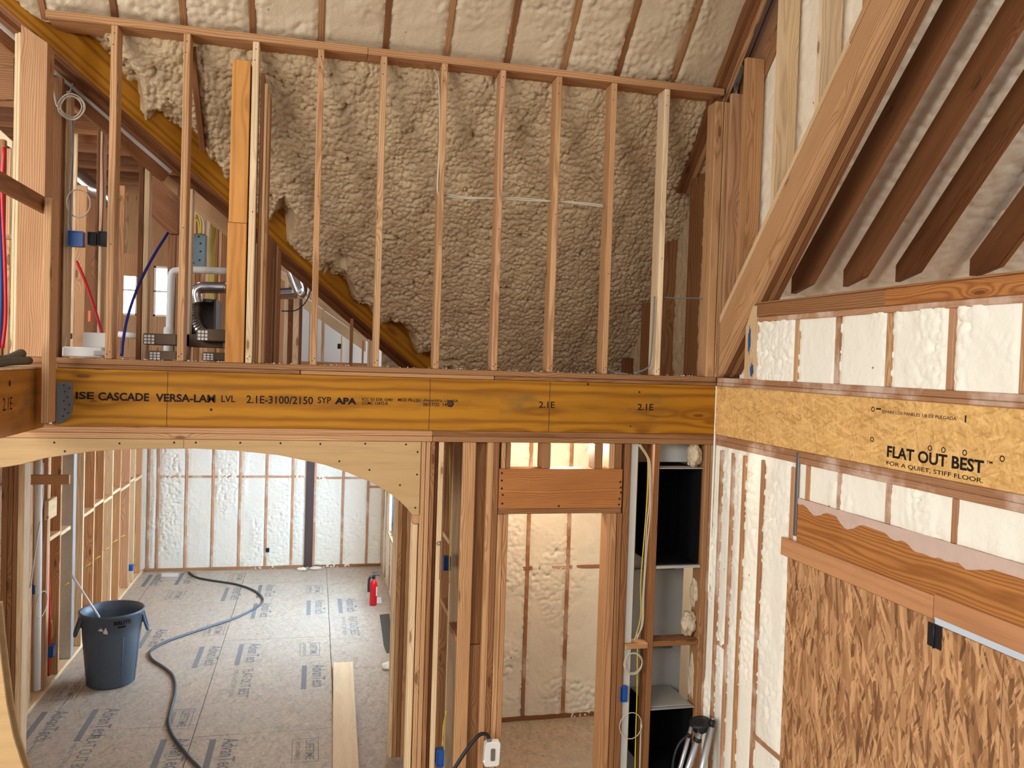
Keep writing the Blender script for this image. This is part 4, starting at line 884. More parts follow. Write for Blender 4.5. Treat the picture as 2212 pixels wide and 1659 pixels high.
# joists under the attic ceiling
for i in range(9):
    y = 7.4+i*.46; z = float(PY(200, 248+(0, 22, 42, 62, 82, 100, 116, 131, 145)[i], y)[2])
    box('ceiling_joist', -3.6, min(-.1, va[0]+(y-va[1])/vd[1]*vd[0]-.2), y, y+.038, z, z+.20, PINE_DK if i % 2 else PINE_BR, 'attic ceiling joist, %s from the front' % ('first', 'second', 'third', 'fourth', 'fifth', 'sixth', 'seventh', 'eighth', 'ninth')[i], 'joist', 'attic ceiling joists')
box('ceiling_attic', -4.2, .2, 5.9, 13.6, 6.35, 6.4, PINE_DK, kind='structure', bevel=0)
# attic rear wall with two windows
YA = 12.0
w1 = [float(PY(x, 620, YA)[0]) for x in (258, 297)]; w2 = [float(PY(x, 620, YA)[0]) for x in (331, 368)]
wz0, wz1 = float(PY(300, 682, YA)[2]), float(PY(300, 572, YA)[2])
xl_, xr_ = -4.2, .6
for nm_, q0 in (('wall_attic_back', (xl_, w1[0], YA, YA+.1, LOFT, 6.3)), ('wall_attic_back', (w1[1], w2[0], YA, YA+.1, LOFT, 6.3)), ('wall_attic_back', (w2[1], xr_, YA, YA+.1, LOFT, 6.3)), ('wall_attic_back', (w1[0], w1[1], YA, YA+.1, wz1, 6.3)), ('wall_attic_back', (w1[0], w1[1], YA, YA+.1, LOFT, wz0)), ('wall_attic_back', (w2[0], w2[1], YA, YA+.1, wz1, 6.3)), ('wall_attic_back', (w2[0], w2[1], YA, YA+.1, LOFT, wz0))):
    box(nm_, *q0, PINE, kind='structure', bevel=0)
for k, w_ in enumerate((w1, w2)):
    wn = empty('window_%d' % (k+2), ((w_[0]+w_[1])/2, YA, wz0), None, None, None, 'structure')
    for q0 in ((w_[0], w_[0]+.03, wz0, wz1), (w_[1]-.03, w_[1], wz0, wz1), (w_[0], w_[1], wz0, wz0+.03), (w_[0], w_[1], wz1-.03, wz1), (w_[0], w_[1], (wz0+wz1)/2-.012, (wz0+wz1)/2+.012)):
        box('window_frame', q0[0], q0[1], YA+.02, YA+.06, q0[2], q0[3], VINYL, parent=wn)
    box('glass_pane', w_[0], w_[1], YA+.045, YA+.048, wz0, wz1, GLASS, parent=wn, bevel=0)
av(268, 300, 8.2, 548, PINE_BR, 'square brown board above the first attic window', zbot=float(PY(284, 596, 8.2)[2]), nm='attic_board', cat='board')
# stepped beam right of the blue-marked stud
prism('attic_header', [(p[0], p[2]) for p in (PY(326, 330, 7.2), PY(384, 428, 7.2), PY(384, 505, 7.2), PY(366, 505, 7.2), PY(322, 462, 7.2))], 'y', 7.2, 7.28, PINE_DK, 'dark sloping header seen between the second and third loft studs', 'header', grain=(1, 0, -.8))
prism('attic_rafter', [(p[0], p[2]) for p in (PY(418, 408, 6.9), PY(492, 470, 6.9), PY(492, 512, 6.9), PY(415, 448, 6.9))], 'y', 6.9, 6.94, PINE, 'light sloping plank above the grey electrical cabinet', 'rafter', grain=(1, 0, -.8))
prism('attic_rafter', [(p[0], p[2]) for p in (PY(322, 345, 6.7), PY(384, 396, 6.7), PY(384, 424, 6.7), PY(322, 372, 6.7))], 'y', 6.7, 6.74, PINE, 'light sloping plank over the dark header in the attic', 'rafter', grain=(1, 0, -.8))
# grey cabinet
cb = empty('electrical_cabinet', PY(430, 578, 7.3), 'grey-blue electrical cabinet mounted high in the attic', 'electrical cabinet')
a, b = float(PY(414, 540, 7.3)[0]), float(PY(444, 540, 7.3)[0]); z0, z1 = float(PY(430, 579, 7.3)[2]), float(PY(430, 505, 7.3)[2])
box('cabinet_body', a, b, 7.3, 7.4, z0, z1, PANELG, parent=cb)
for (x, y) in ((429, 511), (433, 526), (433, 543), (431, 562), (417, 568)): lathe('knockout', [(.008, 0), (.006, .003)], PY(x, y, 7.298), HOLE, parent=cb, seg=8, axis=(0, -1, 0))
for i, pts in enumerate((((417, 452), (428, 462), (434, 480), (434, 505)), ((418, 470), (428, 478), (431, 492), (431, 505)), ((421, 458), (436, 470), (441, 490), (440, 505)))):
    tube('cable', [PY(x, y, 7.25) for x, y in pts], .009, CABY if i < 2 else CABW, 'cable entering the top of the electrical cabinet, %s' % ('left', 'middle', 'right')[i], 'cable')
for i in range(4):
    x = 455+i*2.4; tube('cable', [PY(x, 490, 7.5), PY(x+4, 500, 7.5), PY(x-1, 530, 7.5), PY(x+1, 570, 7.5), PY(x-1.5, 620, 7.5), PY(x, 655, 7.5)], .007, CABY, 'yellow cable right of the electrical cabinet, %s of the bundle' % ('leftmost', 'second', 'third', 'rightmost')[i], 'cable', 'yellow attic cables')
# drain pipes
tube('drain_pipe', [PY(366, 722, 6.9), PY(368.5, 640, 6.9), PY(370, 600, 6.9), PY(374, 588, 6.9), PY(384, 585, 6.9), PY(420, 583, 6.9), PY(489, 586, 6.9)], .028, WHITEP, 'white drain pipe rising and bending right behind the loft studs', 'pipe', seg=14)
tube('drain_pipe', [PY(256, 722, 7.0), PY(302, 727, 7.0)], .024, WHITEP, 'short white horizontal pipe behind the blue tube', 'pipe', smooth_n=1)
lathe('pipe_coupling', [(.036, 0), (.038, .03), (.038, .08), (.034, .1)], PY(364, 735, 6.9), WHITEP, 'white coupling at the foot of the drain pipe', 'pipe fitting', seg=20)
lathe('pipe_coupling', [(.034, 0), (.036, .02), (.036, .08), (.033, .1)], PY(363, 772, 6.9), WHITEP, 'white pipe end between green straps at floor level', 'pipe fitting', seg=20)
for x, l in ((353.5, 'left'), (373, 'right')):
    a = PY(x, 758, 7.1); box('green_strap', a[0]-.01, a[0]+.01, 7.1, 7.12, LOFT, a[2]+.06, GREENP, 'green strap beside the pipe end, %s one' % l, 'strap')
# furnace frame with duct
fn = empty('air_handler', PY(432, 745, 7.0), 'grey air handler housing with open front holding flexible duct', 'air handler')
YF = 7.0
def fb(nm_, x0, x1, y0, y1, m, d0=0, d1=.45):
    a, b = PY(x0, y1, YF), PY(x1, y0, YF); box(nm_, float(a[0]), float(b[0]), YF+d0, YF+d1, float(a[2]), float(b[2]), m, parent=fn)
MG = plain('charcoal_housing', srgb(72, 70, 70), .4, .2)
fb('housing_side', 403, 409, 646, 742, MG); fb('housing_side', 460, 467, 646, 742, MG); fb('housing_top', 409.5, 459.5, 646, 651, MG); fb('housing_back', 409.5, 459.5, 651.5, 742, GALVD, .40, .45)
tube('flexible_duct', [PY(423, 652, YF+.1), PY(421, 668, YF+.08), PY(421, 685, YF+.06), PY(428, 705, YF+.05), PY(441, 722, YF+.05)], .055, FOIL, 'ribbed foil duct curving down inside the air handler', 'duct', seg=20, smooth_n=8, corrug=-.10)
tube('metal_duct', [PY(427, 655, 6.95), PY(423, 640, 6.95), PY(425, 628, 6.95), PY(435, 621, 6.95), PY(450, 621, 6.95), PY(490, 622, 6.95)], .045, FOIL, 'shiny metal elbow duct above the air handler', 'duct', seg=16)
# wrapped trays with honeycomb ends
def tray(x0, x1, y0, y1, y, label, ends=((0, 1),)):
    a, b = PY(x0, y1, y), PY(x1, y0, y); t = empty('wrapped_panel', ((a[0]+b[0])/2, y, a[2]), label, 'wrapped panel')
    box('panel_body', float(a[0]), float(b[0]), y, y+.5, float(a[2]), float(b[2]), CARD, parent=t, bevel=.008)
    w_ = .07; h0, h1 = float(a[2])+.006, float(b[2])-.006
    for k in range(3):
        for j in range(3):
            xx = float(a[0])+.01+w_*k/3; zz = h0+(h1-h0)*j/3
            box('core_cell', xx, xx+w_/3*.75, y-.005, y, zz, zz+(h1-h0)/3*.72, PAPER, parent=t, bevel=0)
    return t
tray(308, 382, 722, 744, 6.15, 'brown wrapped panel with honeycomb end, upper left of the pair')
tray(320, 382, 759, 778, 6.1, 'brown wrapped panel with honeycomb end, lower left on the loft floor')
tray(424, 490, 712, 736, 6.2, 'brown wrapped panel leaning under the foil duct, upper right')
tray(436, 490, 762, 779, 6.1, 'brown wrapped panel with honeycomb end, lower right on the loft floor')
box('wrapped_panel', float(PY(400, 740, 6.5)[0]), float(PY(482, 740, 6.5)[0]), 6.5, 7.0-.02, float(PY(430, 750, 6.5)[2]), float(PY(430, 722, 6.5)[2]), CARD, 'brown wrapped panel lying flat behind the others', 'wrapped panel')
# white plastic box
bx_ = empty('plastic_organizer', PY(178, 776, 5.9), 'translucent white plastic organizer box with open lid on the loft edge', 'storage box')
a, b = PY(133, 776, 5.88), PY(222, 752, 5.88); box('box_body', float(a[0]), float(b[0]), 5.88, 6.12, Z_SOLE+.002, Z_SOLE+.07, WHITEP, parent=bx_, bevel=.01)
c = PY(180, 752, 6.1); box('box_lid', float(c[0])-.01, float(c[0])+.16, 6.125, 6.14, Z_SOLE+.07, Z_SOLE+.17, WHITEP, parent=bx_)
box('latch', float(a[0])+.19, float(a[0])+.27, 5.868, 5.879, Z_SOLE+.02, Z_SOLE+.05, GREYB, parent=bx_)
# tubes and cables in the attic
tube('red_tube', [PY(165, 564, 6.3), PY(185, 610, 6.3), PY(207, 675, 6.25), PY(226, 745, 6.2), PY(227, 765, 6.2)], .010, REDP, 'red tube leaning behind the first loft stud', 'tube')
tube('blue_tube', [PY(363, 503, 6.4), PY(330, 556, 6.3), PY(300, 615, 6.2), PY(277, 680, 6.1), PY(266, 735, 6.0), PY(263, 768, 5.95)], .010, NAVY, 'dark blue tube curving between the loft studs', 'tube')
c = PY(155, 231, 5.9)
tube('cable_coil', [c+np.array([.070*math.cos(t)*(1+.16*math.sin(t*.37)), .01*math.sin(t*3), .072*math.sin(t)*(1+.14*math.cos(t*.29))]) for t in np.linspace(0, 6.28*4, 90)], .0045, CABW, 'white cable coil hanging high beside the end post', 'cable coil', smooth_n=1, seg=6)
tube('cable', [PY(157, 180, 5.9), PY(150, 205, 5.9)], .005, CABG, 'short cable holding up the white coil', 'cable')
tube('cable', [PY(108, 168, 5.92), PY(116, 195, 5.92), PY(122, 225, 5.92), PY(131, 236, 5.92)], .006, CABW, 'cable stapled at the top of the wide brown board', 'cable')
tube('cable', [PY(156, 250, 5.95), PY(157, 330, 5.95), PY(152, 420, 5.95), PY(150, 480, 5.95), PY(154, 508, 5.95)], .006, CABG, 'grey cable dropping from the white coil to the blue box', 'cable')
c = PY(170, 440, 5.95)
tube('cable_coil', [c+np.array([.07*math.cos(t), .01*math.sin(t*2), .09*math.sin(t)]) for t in np.linspace(0, 6.28*2, 40)], .004, CABW, 'loose cable loop above the blue switch box', 'cable coil', smooth_n=1, seg=6)
tube('cable', [PY(224, 275, 6.35), PY(222, 330, 6.35), PY(223, 420, 6.35), PY(220, 500, 6.35)], .005, plain('copper_red_cable', srgb(150, 60, 40), .5), 'reddish cable down the bright stud edge', 'cable')
def ebox(name, px_, py_, y, w_, h_, d_, mat, label, axis='y'):
    c = PY(px_, py_, y) ; t = empty(name, c, label, 'electrical box')
    V = bmesh.new()
    x0, x1, z0, z1 = c[0]-w_/2, c[0]+w_/2, c[2]-h_/2, c[2]+h_/2; k = .006
    box('box_body', x0, x1, y+.01, y+d_, z0, z1, mat, parent=t, bevel=.004)
    for q0 in ((x0, x1, z1-k, z1), (x0, x1, z0, z0+k), (x0, x0+k, z0+k, z1-k), (x1-k, x1, z0+k, z1-k)):
        box('box_rim', q0[0], q0[1], y, y+.0095, q0[2], q0[3], mat, parent=t, bevel=0)
    V.free(); return t
ebox('switch_box', 162, 515, 5.93, .09, .10, .07, BLUEP, 'blue switch box on the pale stud right of the end post')
ebox('switch_box', 198, 515, 6.3, .055, .09, .07, BLKP, 'black switch box left of the dark attic stud')
ebox('switch_box', 220, 515, 6.3, .055, .10, .07, BLKP, 'round-faced black switch box behind the first loft stud')
ebox('outlet_box', 150, 726, 8.3, .03, .05, .04, BLKP, 'small black box low behind the blue switch box')
box('orange_box', *[float(v) for v in (PY(190, 680, 8.4)[0], PY(196, 680, 8.4)[0])], 8.4, 8.44, float(PY(193, 695, 8.4)[2]), float(PY(193, 671, 8.4)[2]), ORNG, 'small orange box behind the red tube', 'electrical box')
# silver ducts and bulb
tube('foil_duct', [PY(150, 370, 9.0), PY(170, 385, 9.0), PY(195, 405, 9.0), PY(225, 420, 9.0), PY(250, 440, 9.0)], .09, FOIL, 'wide foil duct crossing under the attic joists', 'duct', seg=18)
lathe('light_bulb', [(.005, 0), (.03, .015), (.038, .045), (.03, .075), (.012, .10)], (-1.60, 8.20, 4.97), BULB, 'glowing bare bulb under the attic joists', 'light bulb', seg=20)
# right part of the attic, beneath the valley beam
for i, (p, q_, m) in enumerate(((576, 582, PINE_BR), (582.5, 588, PINE_BR), (589, 594, PINE_DK), (594.5, 600, PINE_BR), (600.5, 605, PINE_DK))):
    y = 6.0+i*.09; v_ = (y-va[1])/vd[1]; 
    xx = float(PY((p+q_)/2, 600, y)[0]); 
    tpar = (xx-va[0])/vd[0]; ztp = va[2]+vd[2]*tpar-.05
    av(p, q_, y, 0, m, 'brown stud stepping back right of the orange post, %s' % ('first', 'second', 'third', 'fourth', 'fifth')[i], zt=min(ztp, float(PY((p+q_)/2, 505+i*9, y)[2])), grp='studs stepping back by the post', pyr=650)
YC = 10.2
box('wall_attic_right', float(PY(650, 700, YC)[0]), float(PY(812, 700, YC)[0])+.6, YC, YC+.05, LOFT, 4.6, plain('pale_foam_board', srgb(226, 236, 240), .7), kind='structure', bevel=0)
for i, (a, b, y, m, tp) in enumerate(((613, 621, 8.0, PINE_LT, 600), (621, 632, 8.3, PINE_DK, 620), (633, 645, 8.0, PINE_LT, 640), (645, 652, 8.2, PINE_DK, 645), (667, 671, 10.1, PINE_LT, 660), (694, 701, 8.6, PINE_LT, 668), (737, 741, 10.1, PINE_LT, 725), (756, 763, 7.2, PINE_BR, 688), (783, 787, 8.6, PINE, 735))):
    av(a, b, y, tp, m, 'slim stud in the triangular gap under the valley beam, %s from left' % ('first', 'second, dark', 'third', 'fourth, dark', 'fifth', 'sixth', 'seventh', 'eighth, nearest', 'ninth')[i], grp='studs in the triangular gap', pyr=720)
prism('attic_plank', [(p[0], p[2]) for p in (PY(605, 582, 8.4), PY(640, 598, 8.4), PY(800, 715, 8.4), PY(800, 742, 8.4), PY(700, 668, 8.4), PY(605, 600, 8.4))], 'y', 8.4, 8.44, PINE_LT, 'pinkish sloping plank under the valley beam', 'rafter', grain=(1, 0, -.7))
prism('attic_plank', [(p[0], p[2]) for p in (PY(655, 640, 9.0), PY(790, 735, 9.0), PY(790, 760, 9.0), PY(655, 665, 9.0))], 'y', 9.0, 9.04, FOAM_R, 'foam-covered plank parallel behind the pinkish one', 'rafter', grain=(1, 0, -.7))
box('attic_sole', float(PY(605, 770, 8.6)[0]), float(PY(800, 770, 8.6)[0]), 8.6, 8.7, LOFT, LOFT+.04, PINE, 'bottom plate of the small wall under the valley beam', 'wall plate')
for i, x in enumerate((797, 802.5, 808)):
    av(x-2.5, x+2.5, 7.6, 722+i*4, PINE_LT, 'pale stud at the right end of the triangular gap, %s' % ('left', 'middle', 'right')[i], pyr=750)
ebox('outlet_box', 733, 748, 10.0, .04, .06, .05, BLKP, 'small black box on the pale wall in the triangular gap')
tube('foil_duct', [PY(600, 635, 7.6), PY(622, 634, 7.6), PY(642, 633, 7.6)], .05, FOIL, 'horizontal foil duct in the triangular gap', 'duct', seg=16)
tube('foil_duct', [PY(618, 560, 7.5), PY(633, 600, 7.5), PY(647, 636, 7.5)], .042, FOIL, 'foil duct slanting down to the elbow in the triangular gap', 'duct', seg=16)
tube('foil_duct', [PY(640, 580, 7.4), PY(655, 615, 7.4), PY(656, 630, 7.4), PY(648, 640, 7.4)], .035, FOIL, 'curved foil elbow at the right in the triangular gap', 'duct', seg=16)
tube('cable', [PY(664, 603, 7.2), PY(672, 620, 7.2), PY(662, 650, 7.2), PY(640, 670, 7.2), PY(608, 672, 7.2)], .005, CABB, 'black cable loop hanging in the triangular gap', 'cable')
sheet('wall_foam_gap', (.62, 8.25, LOFT), EX, EZ, .7, .45, .012, rough_h(1.2, 14, 14, 88), FOAM_R)

# ================================================================== CABLES ON THE LOFT WALL
tube('cable', [PY(938, 150, YP+.1), PY(946, 165, YP+.08), PY(949, 200, YP+.05), PY(950, 300, YP+.02), PY(945, 400, YP-.006), PY(948, 425, YP+.02)], .006, CABW, 'white cable dropping along the sixth loft stud', 'cable')
for k, o in enumerate((0, 4)):
    tube('cable', [PY(x, y+o*math.sin(x*.02+k), YP+.06) for x, y in ((960, 420), (1010, 426), (1065, 429), (1120, 432), (1180, 435), (1250, 437), (1308, 444))], .005, CABW, 'white cable strung across the loft studs, %s strand' % ('upper', 'lower')[k], 'cable')
tube('cable', [PY(1433, 642, YP+.1), PY(1470, 645, YP+.12), PY(1500, 644, YP+.12), PY(1537, 649, YP+.08)], .005, CABG, 'grey cable from the tenth stud to the corner studs', 'cable')
tube('cable', [PY(1414, 640, YP-.006), PY(1411, 700, YP-.006), PY(1405, 780, YP-.006), PY(1395, 797, YP-.008), PY(1370, 806, YP-.008)], .006, CABG, 'grey cable down the tenth loft stud', 'cable')
tube('cable', [PY(1314, 797, YP-.008), PY(1330, 804, YP-.008), PY(1358, 808, YP-.008)], .005, CABG, 'grey cable resting on the loft plate', 'cable')

# ================================================================== UTILITY CABLES GROUND FLOOR
for i, (pts, m) in enumerate(((((1381, 962), (1393, 975), (1400, 1000), (1399, 1060), (1395, 1120), (1390, 1180), (1384, 1260), (1384, 1330), (1372, 1380)), CABY), (((1379, 960), (1396, 985), (1402, 1005), (1403, 1080), (1397, 1140), (1393, 1220), (1388, 1300), (1386, 1350), (1376, 1380)), CABW), (((1383, 960), (1399, 985), (1405, 1010), (1405, 1100), (1398, 1180), (1391, 1280), (1388, 1350), (1370, 1382)), CABW))):
    tube('cable', [PY(x, y, YP-.012) for x, y in pts], .0042, m, 'cable beside the lone stud, %s of the bundle' % ('yellow one', 'left white one', 'right white one')[i], 'cable')
for i, (cx, cy2, r, n) in enumerate(((1368, 1433, .068, 3), (1363, 1567, .082, 1))):
    c = PY(cx, cy2, YP-.02); tube('cable_coil', [c+np.array([r*math.cos(t)*(1+.07*math.sin(t*.31)), .004*math.sin(t*2.3), r*1.1*math.sin(t)*(1+.08*math.sin(t*.4))]) for t in np.linspace(0, 6.28*n, 28*n)], .0035, CABW, 'white cable coil left of the lone stud, %s' % ('upper, several turns', 'lower, single turn')[i], 'cable coil', smooth_n=1, seg=6)
tube('cable', [PY(1377, 1400, YP-.004), PY(1376, 1500, YP-.004), PY(1373, 1600, YP-.004), PY(1371, 1700, YP-.004)], .0045, CABY, 'yellow cable continuing down beside the lone stud', 'cable')
tube('cable', [PY(1385, 1560, YP-.01), PY(1383, 1620, YP-.01), PY(1381, 1700, YP-.01)], .005, CABW, 'white cable hanging from the lower coil', 'cable')
ebox('switch_box', 1348, 1500, YP-.01, .055, .115, .07, BLUEP, 'blue switch box on the stud right of the doorway')
ebox('switch_box', 966, 1218, YP+.30, .05, .10, .06, BLUEP, 'blue box high in the short side wall')
ebox('outlet_box', 951, 1640, YP+.0, .055, .11, .07, BLUEP, 'blue box low in the short side wall')
for i in range(3): tube('cable', [PY(963+i, 1535, YP+.05), PY(959-i, 1570, YP+.05), PY(955+i, 1612, YP+.03)], .004, CABY, 'yellow cable end above the low blue box, %s' % ('left', 'middle', 'right')[i], 'cable', 'yellow cable ends')
tube('cable', [PY(971, 960, YP+.12), PY(972, 1100, YP+.12), PY(970, 1260, YP+.12)], .004, CABY, 'yellow cable running down the side wall studs', 'cable')
c = PY(947.5, 1174, YP-.006); tube('wire_loop', [c+.012*np.array([math.cos(t), 0, math.sin(t)]) for t in np.linspace(0, 6.28, 12)]+[c+np.array([.013, 0, -.25])], .0018, CABB, 'small dark wire loop on the pale stud', 'wire')
# white device on black cable
dv = empty('work_light', PY(1062, 1652, YP-.1), 'white outlet cover with grey window hanging on a black cable at the doorway', 'outlet cover')
cpos = PY(1062, 1626, YP-.1)
def rrect(w_, h_, r, n=6):
    p = []
    for (sx, sz, a0) in ((1, 1, 0), (-1, 1, 90), (-1, -1, 180), (1, -1, 270)):
        for k in range(n+1):
            a = math.radians(a0+90*k/n); p.append((sx*(w_/2-r)+r*math.cos(a), sz*(h_/2-r)+r*math.sin(a)))
    return p
prism('cover', [(cpos[0]+x+z*.03, cpos[2]+z) for x, z in rrect(.108, .17, .02)], 'y', YP-.13, YP-.075, WHITEP, parent=dv, bevel=.004)
prism('window', [(cpos[0]+.002+x, cpos[2]+z) for x, z in rrect(.030, .085, .008)], 'y', YP-.134, YP-.1305, plain('grey_window_plastic', srgb(110, 100, 92), .3), parent=dv, bevel=0)
tube('gland', [PY(1057, 1602, YP-.1), PY(1056, 1594, YP-.1)], .018, CABG, parent=dv, smooth_n=1)
tube('latch', [PY(1044, 1643, YP-.12), PY(1060, 1656, YP-.12)], .009, WHITEP, parent=dv, smooth_n=1)
tube('cable', [PY(1056, 1594, YP-.1), PY(1052, 1587, YP-.12), PY(1044, 1585, YP-.14), PY(1033, 1590, YP-.16), PY(1010, 1617, YP-.18), PY(985, 1655, YP-.2), PY(960, 1700, YP-.25)], .013, CABB, 'thick black cable arching to the white outlet cover', 'cable')

# ================================================================== FOLDED TRIPOD
tp = empty('survey_tripod', (2.72, 5.45, 0), 'folded aluminium tripod with black head leaning in the corner', 'tripod')
YT = 5.42
hubc = PY(1512, 1562, YT)
lathe('tripod_head', [(.03, -.07), (.055, -.05), (.06, -.01), (.075, 0), (.075, .012), (.03, .016)], hubc, BLKP, parent=tp, seg=24, axis=(-.25, -.1, 1))
for i, (x0, y0, x1, y1, r) in enumerate(((1494, 1570, 1474, 1665, .016), (1512, 1580, 1490, 1680, .024))):
    a, b = PY(x0, y0, YT-.02*i), PY(x1, y1, YT-.02*i); d = (b-a)/np.linalg.norm(b-a); e_ = a+d*((0-a[2])/d[2])*.98
    e_[0] = a[0]+(b[0]-a[0])*3.0; e_[2] = .02
    tube('leg', [a, e_], r, ALU, parent=tp, smooth_n=1, seg=10)
    tube('leg_clamp', [a+(e_-a)*.07, a+(e_-a)*.11], r*1.25, BLKP, parent=tp, smooth_n=1, seg=10)
a = PY(1540, 1552, YT-.04); b = PY(1518, 1665, YT-.04); e_ = np.array([a[0]+(b[0]-a[0])*3.0, YT-.12, .02])
tube('center_pole', [a, a+(e_-a)*.01], .012, ALU, parent=tp, smooth_n=1, seg=12)
tube('leg_clamp', [a+(e_-a)*.012, a+(e_-a)*.075], .021, BLKP, parent=tp, smooth_n=1, seg=12)
tube('leg', [a+(e_-a)*.076, e_], .025, ALU, parent=tp, smooth_n=1, seg=12)
tube('cable', [PY(1450, 1700, YT-.03), PY(1455, 1640, YT-.03), PY(1468, 1605, YT-.03), PY(1490, 1585, YT-.03)], .008, BLKP, 'black strap hanging off the tripod head', 'strap')

# ================================================================== LIVING ROOM OBJECTS
# trash can
cx, cyy = -1.87, 8.72
can = empty('trash_can', (cx, cyy, 0), 'big round grey trash can with a white stick in it', 'trash can')
KS = 1.045
prof = [(.0, .02), (.205, .0), (.215, .01), (.262, .50), (.264, .545), (.275, .555), (.282, .66), (.290, .665), (.292, .685), (.285, .692), (.272, .688), (.262, .60), (.20, .04), (.0, .035)]
prof = [(a*1.01, b*KS) for a, b in prof]
lathe('body', prof, (cx, cyy, 0), CANM, parent=can, seg=64)
def cancurve(a0, z0, w_, R):
    def f(a, b): th = a0+(a/R); return np.stack([cx+R*np.sin(th), cyy-R*np.cos(th), z0+b], -1)
    return f
camang = math.atan2(-cx, cyy)   # direction from the can to the camera (sin towards +x)
text('printed_text', 'BRUTE', (0, 0, 0), EX, EZ, .16, .038, INK, can, .05, 0, cancurve(camang+.05, .634, .16, .286))
for (a0, z0, w_, h_) in ((camang+.18, .612, .07, .018),):
    pts = [cancurve(a0+t*w_/.281, z0, 0, .2795)(0, 0) for t in np.linspace(0, 1, 5)]
    tube('logo_mark', pts, .009, INK, parent=can, seg=5)
for (a0, z0, dx, dz) in ((camang-.34, .60, .022, .014), (camang-.19, .585, .018, .03)):
    V = []; n = 9
    for k in range(n):
        t = 2*math.pi*k/n; rr = 1+.35*math.sin(k*4.1); V.append(cancurve(a0, z0, 0, .2815)(dx*rr*math.cos(t), dz*rr*math.sin(t))+np.array([math.sin(a0), -math.cos(a0), 0])*.006)
    mk('sticker', V, [tuple(range(n))], WHITEP, None, can)
for s_ in (-1, 1):
    th = camang+s_*1.50; u1 = np.array([math.sin(th), -math.cos(th), 0]); tt = np.array([math.cos(th), math.sin(th), 0])
    C0 = np.array([cx, cyy, 0])
    pts = [C0+u1*.275+tt*.07+EZ*.665, C0+u1*.292+tt*.068+EZ*.60, C0+u1*.318+tt*.055+EZ*.515, C0+u1*.322+EZ*.50, C0+u1*.318-tt*.055+EZ*.515, C0+u1*.292-tt*.068+EZ*.60, C0+u1*.275-tt*.07+EZ*.665]
    tube('handle', pts, .014, CANM, parent=can, seg=10)
    mk('handle_web', [C0+u1*.27+tt*.07+EZ*.66, C0+u1*.27-tt*.07+EZ*.66, C0+u1*.316-tt*.052+EZ*.512, C0+u1*.316+tt*.052+EZ*.512], [(0, 1, 2, 3)], BLKP, None, can)
for k in range(8):
    th = camang+(k+.5)*math.pi/4; u1 = np.array([math.sin(th), -math.cos(th), 0])
    tube('rib', [np.array([cx, cyy, 0])+u1*.216+EZ*.02, np.array([cx, cyy, 0])+u1*.262+EZ*.50], .006, CANM, parent=can, seg=6, smooth_n=1)
st0 = np.array([cx-.02, cyy-.20, .42]); 
sp = PY(155, 1242, cyy-.16); tube('stick', [np.array([cx+.03, cyy+.02, .06]), PY(213, 1331, cyy-.1), sp], .011, WHITEP, 'long white stick standing in the trash can', 'stick', smooth_n=1)
# hose on floor
hp = [(408, 1236), (425, 1247), (460, 1254), (510, 1262), (550, 1276), (567, 1292), (563, 1305), (540, 1320), (500, 1338), (440, 1358), (380, 1378), (345, 1393), (324, 1408), (328, 1424), (352, 1440), (370, 1455), (378, 1475), (377, 1500), (370, 1530), (364, 1560), (372, 1587), (390, 1612), (412, 1640), (430, 1659), (450, 1690)]
tube('air_hose', [PZ(x, y, .014) for x, y in hp], .014, HOSE, 'dark grey hose winding across the subfloor', 'hose', seg=10)
# fire extinguisher
ex = PZ(806, 1307, 0); fe = empty('fire_extinguisher', ex, 'small red fire extinguisher standing on the far floor', 'fire extinguisher')
lathe('cylinder', [(.0, 0), (.045, 0), (.048, .01), (.048, .28), (.040, .31), (.02, .33), (.018, .35)], ex, REDX, parent=fe, seg=28)
lathe('valve', [(.02, .345), (.022, .36), (.02, .39), (.012, .40)], ex, BLKP, parent=fe, seg=14)
box('handle', ex[0]-.01, ex[0]+.075, ex[1]-.012, ex[1]+.012, .392, .404, BLKP, parent=fe); box('handle', ex[0]-.02, ex[0]+.06, ex[1]-.012, ex[1]+.012, .425, .435, BLKP, parent=fe)
tube('discharge_hose', [ex+np.array([-.02, 0, .38]), ex+np.array([-.055, -.01, .36]), ex+np.array([-.066, -.01, .28]), ex+np.array([-.064, -.01, .18])], .016, BLKP, parent=fe, seg=10)
box('label_plate', ex[0]+.03, ex[0]+.044, ex[1]-.042, ex[1]-.036, .13, .25, PAPER, parent=fe)
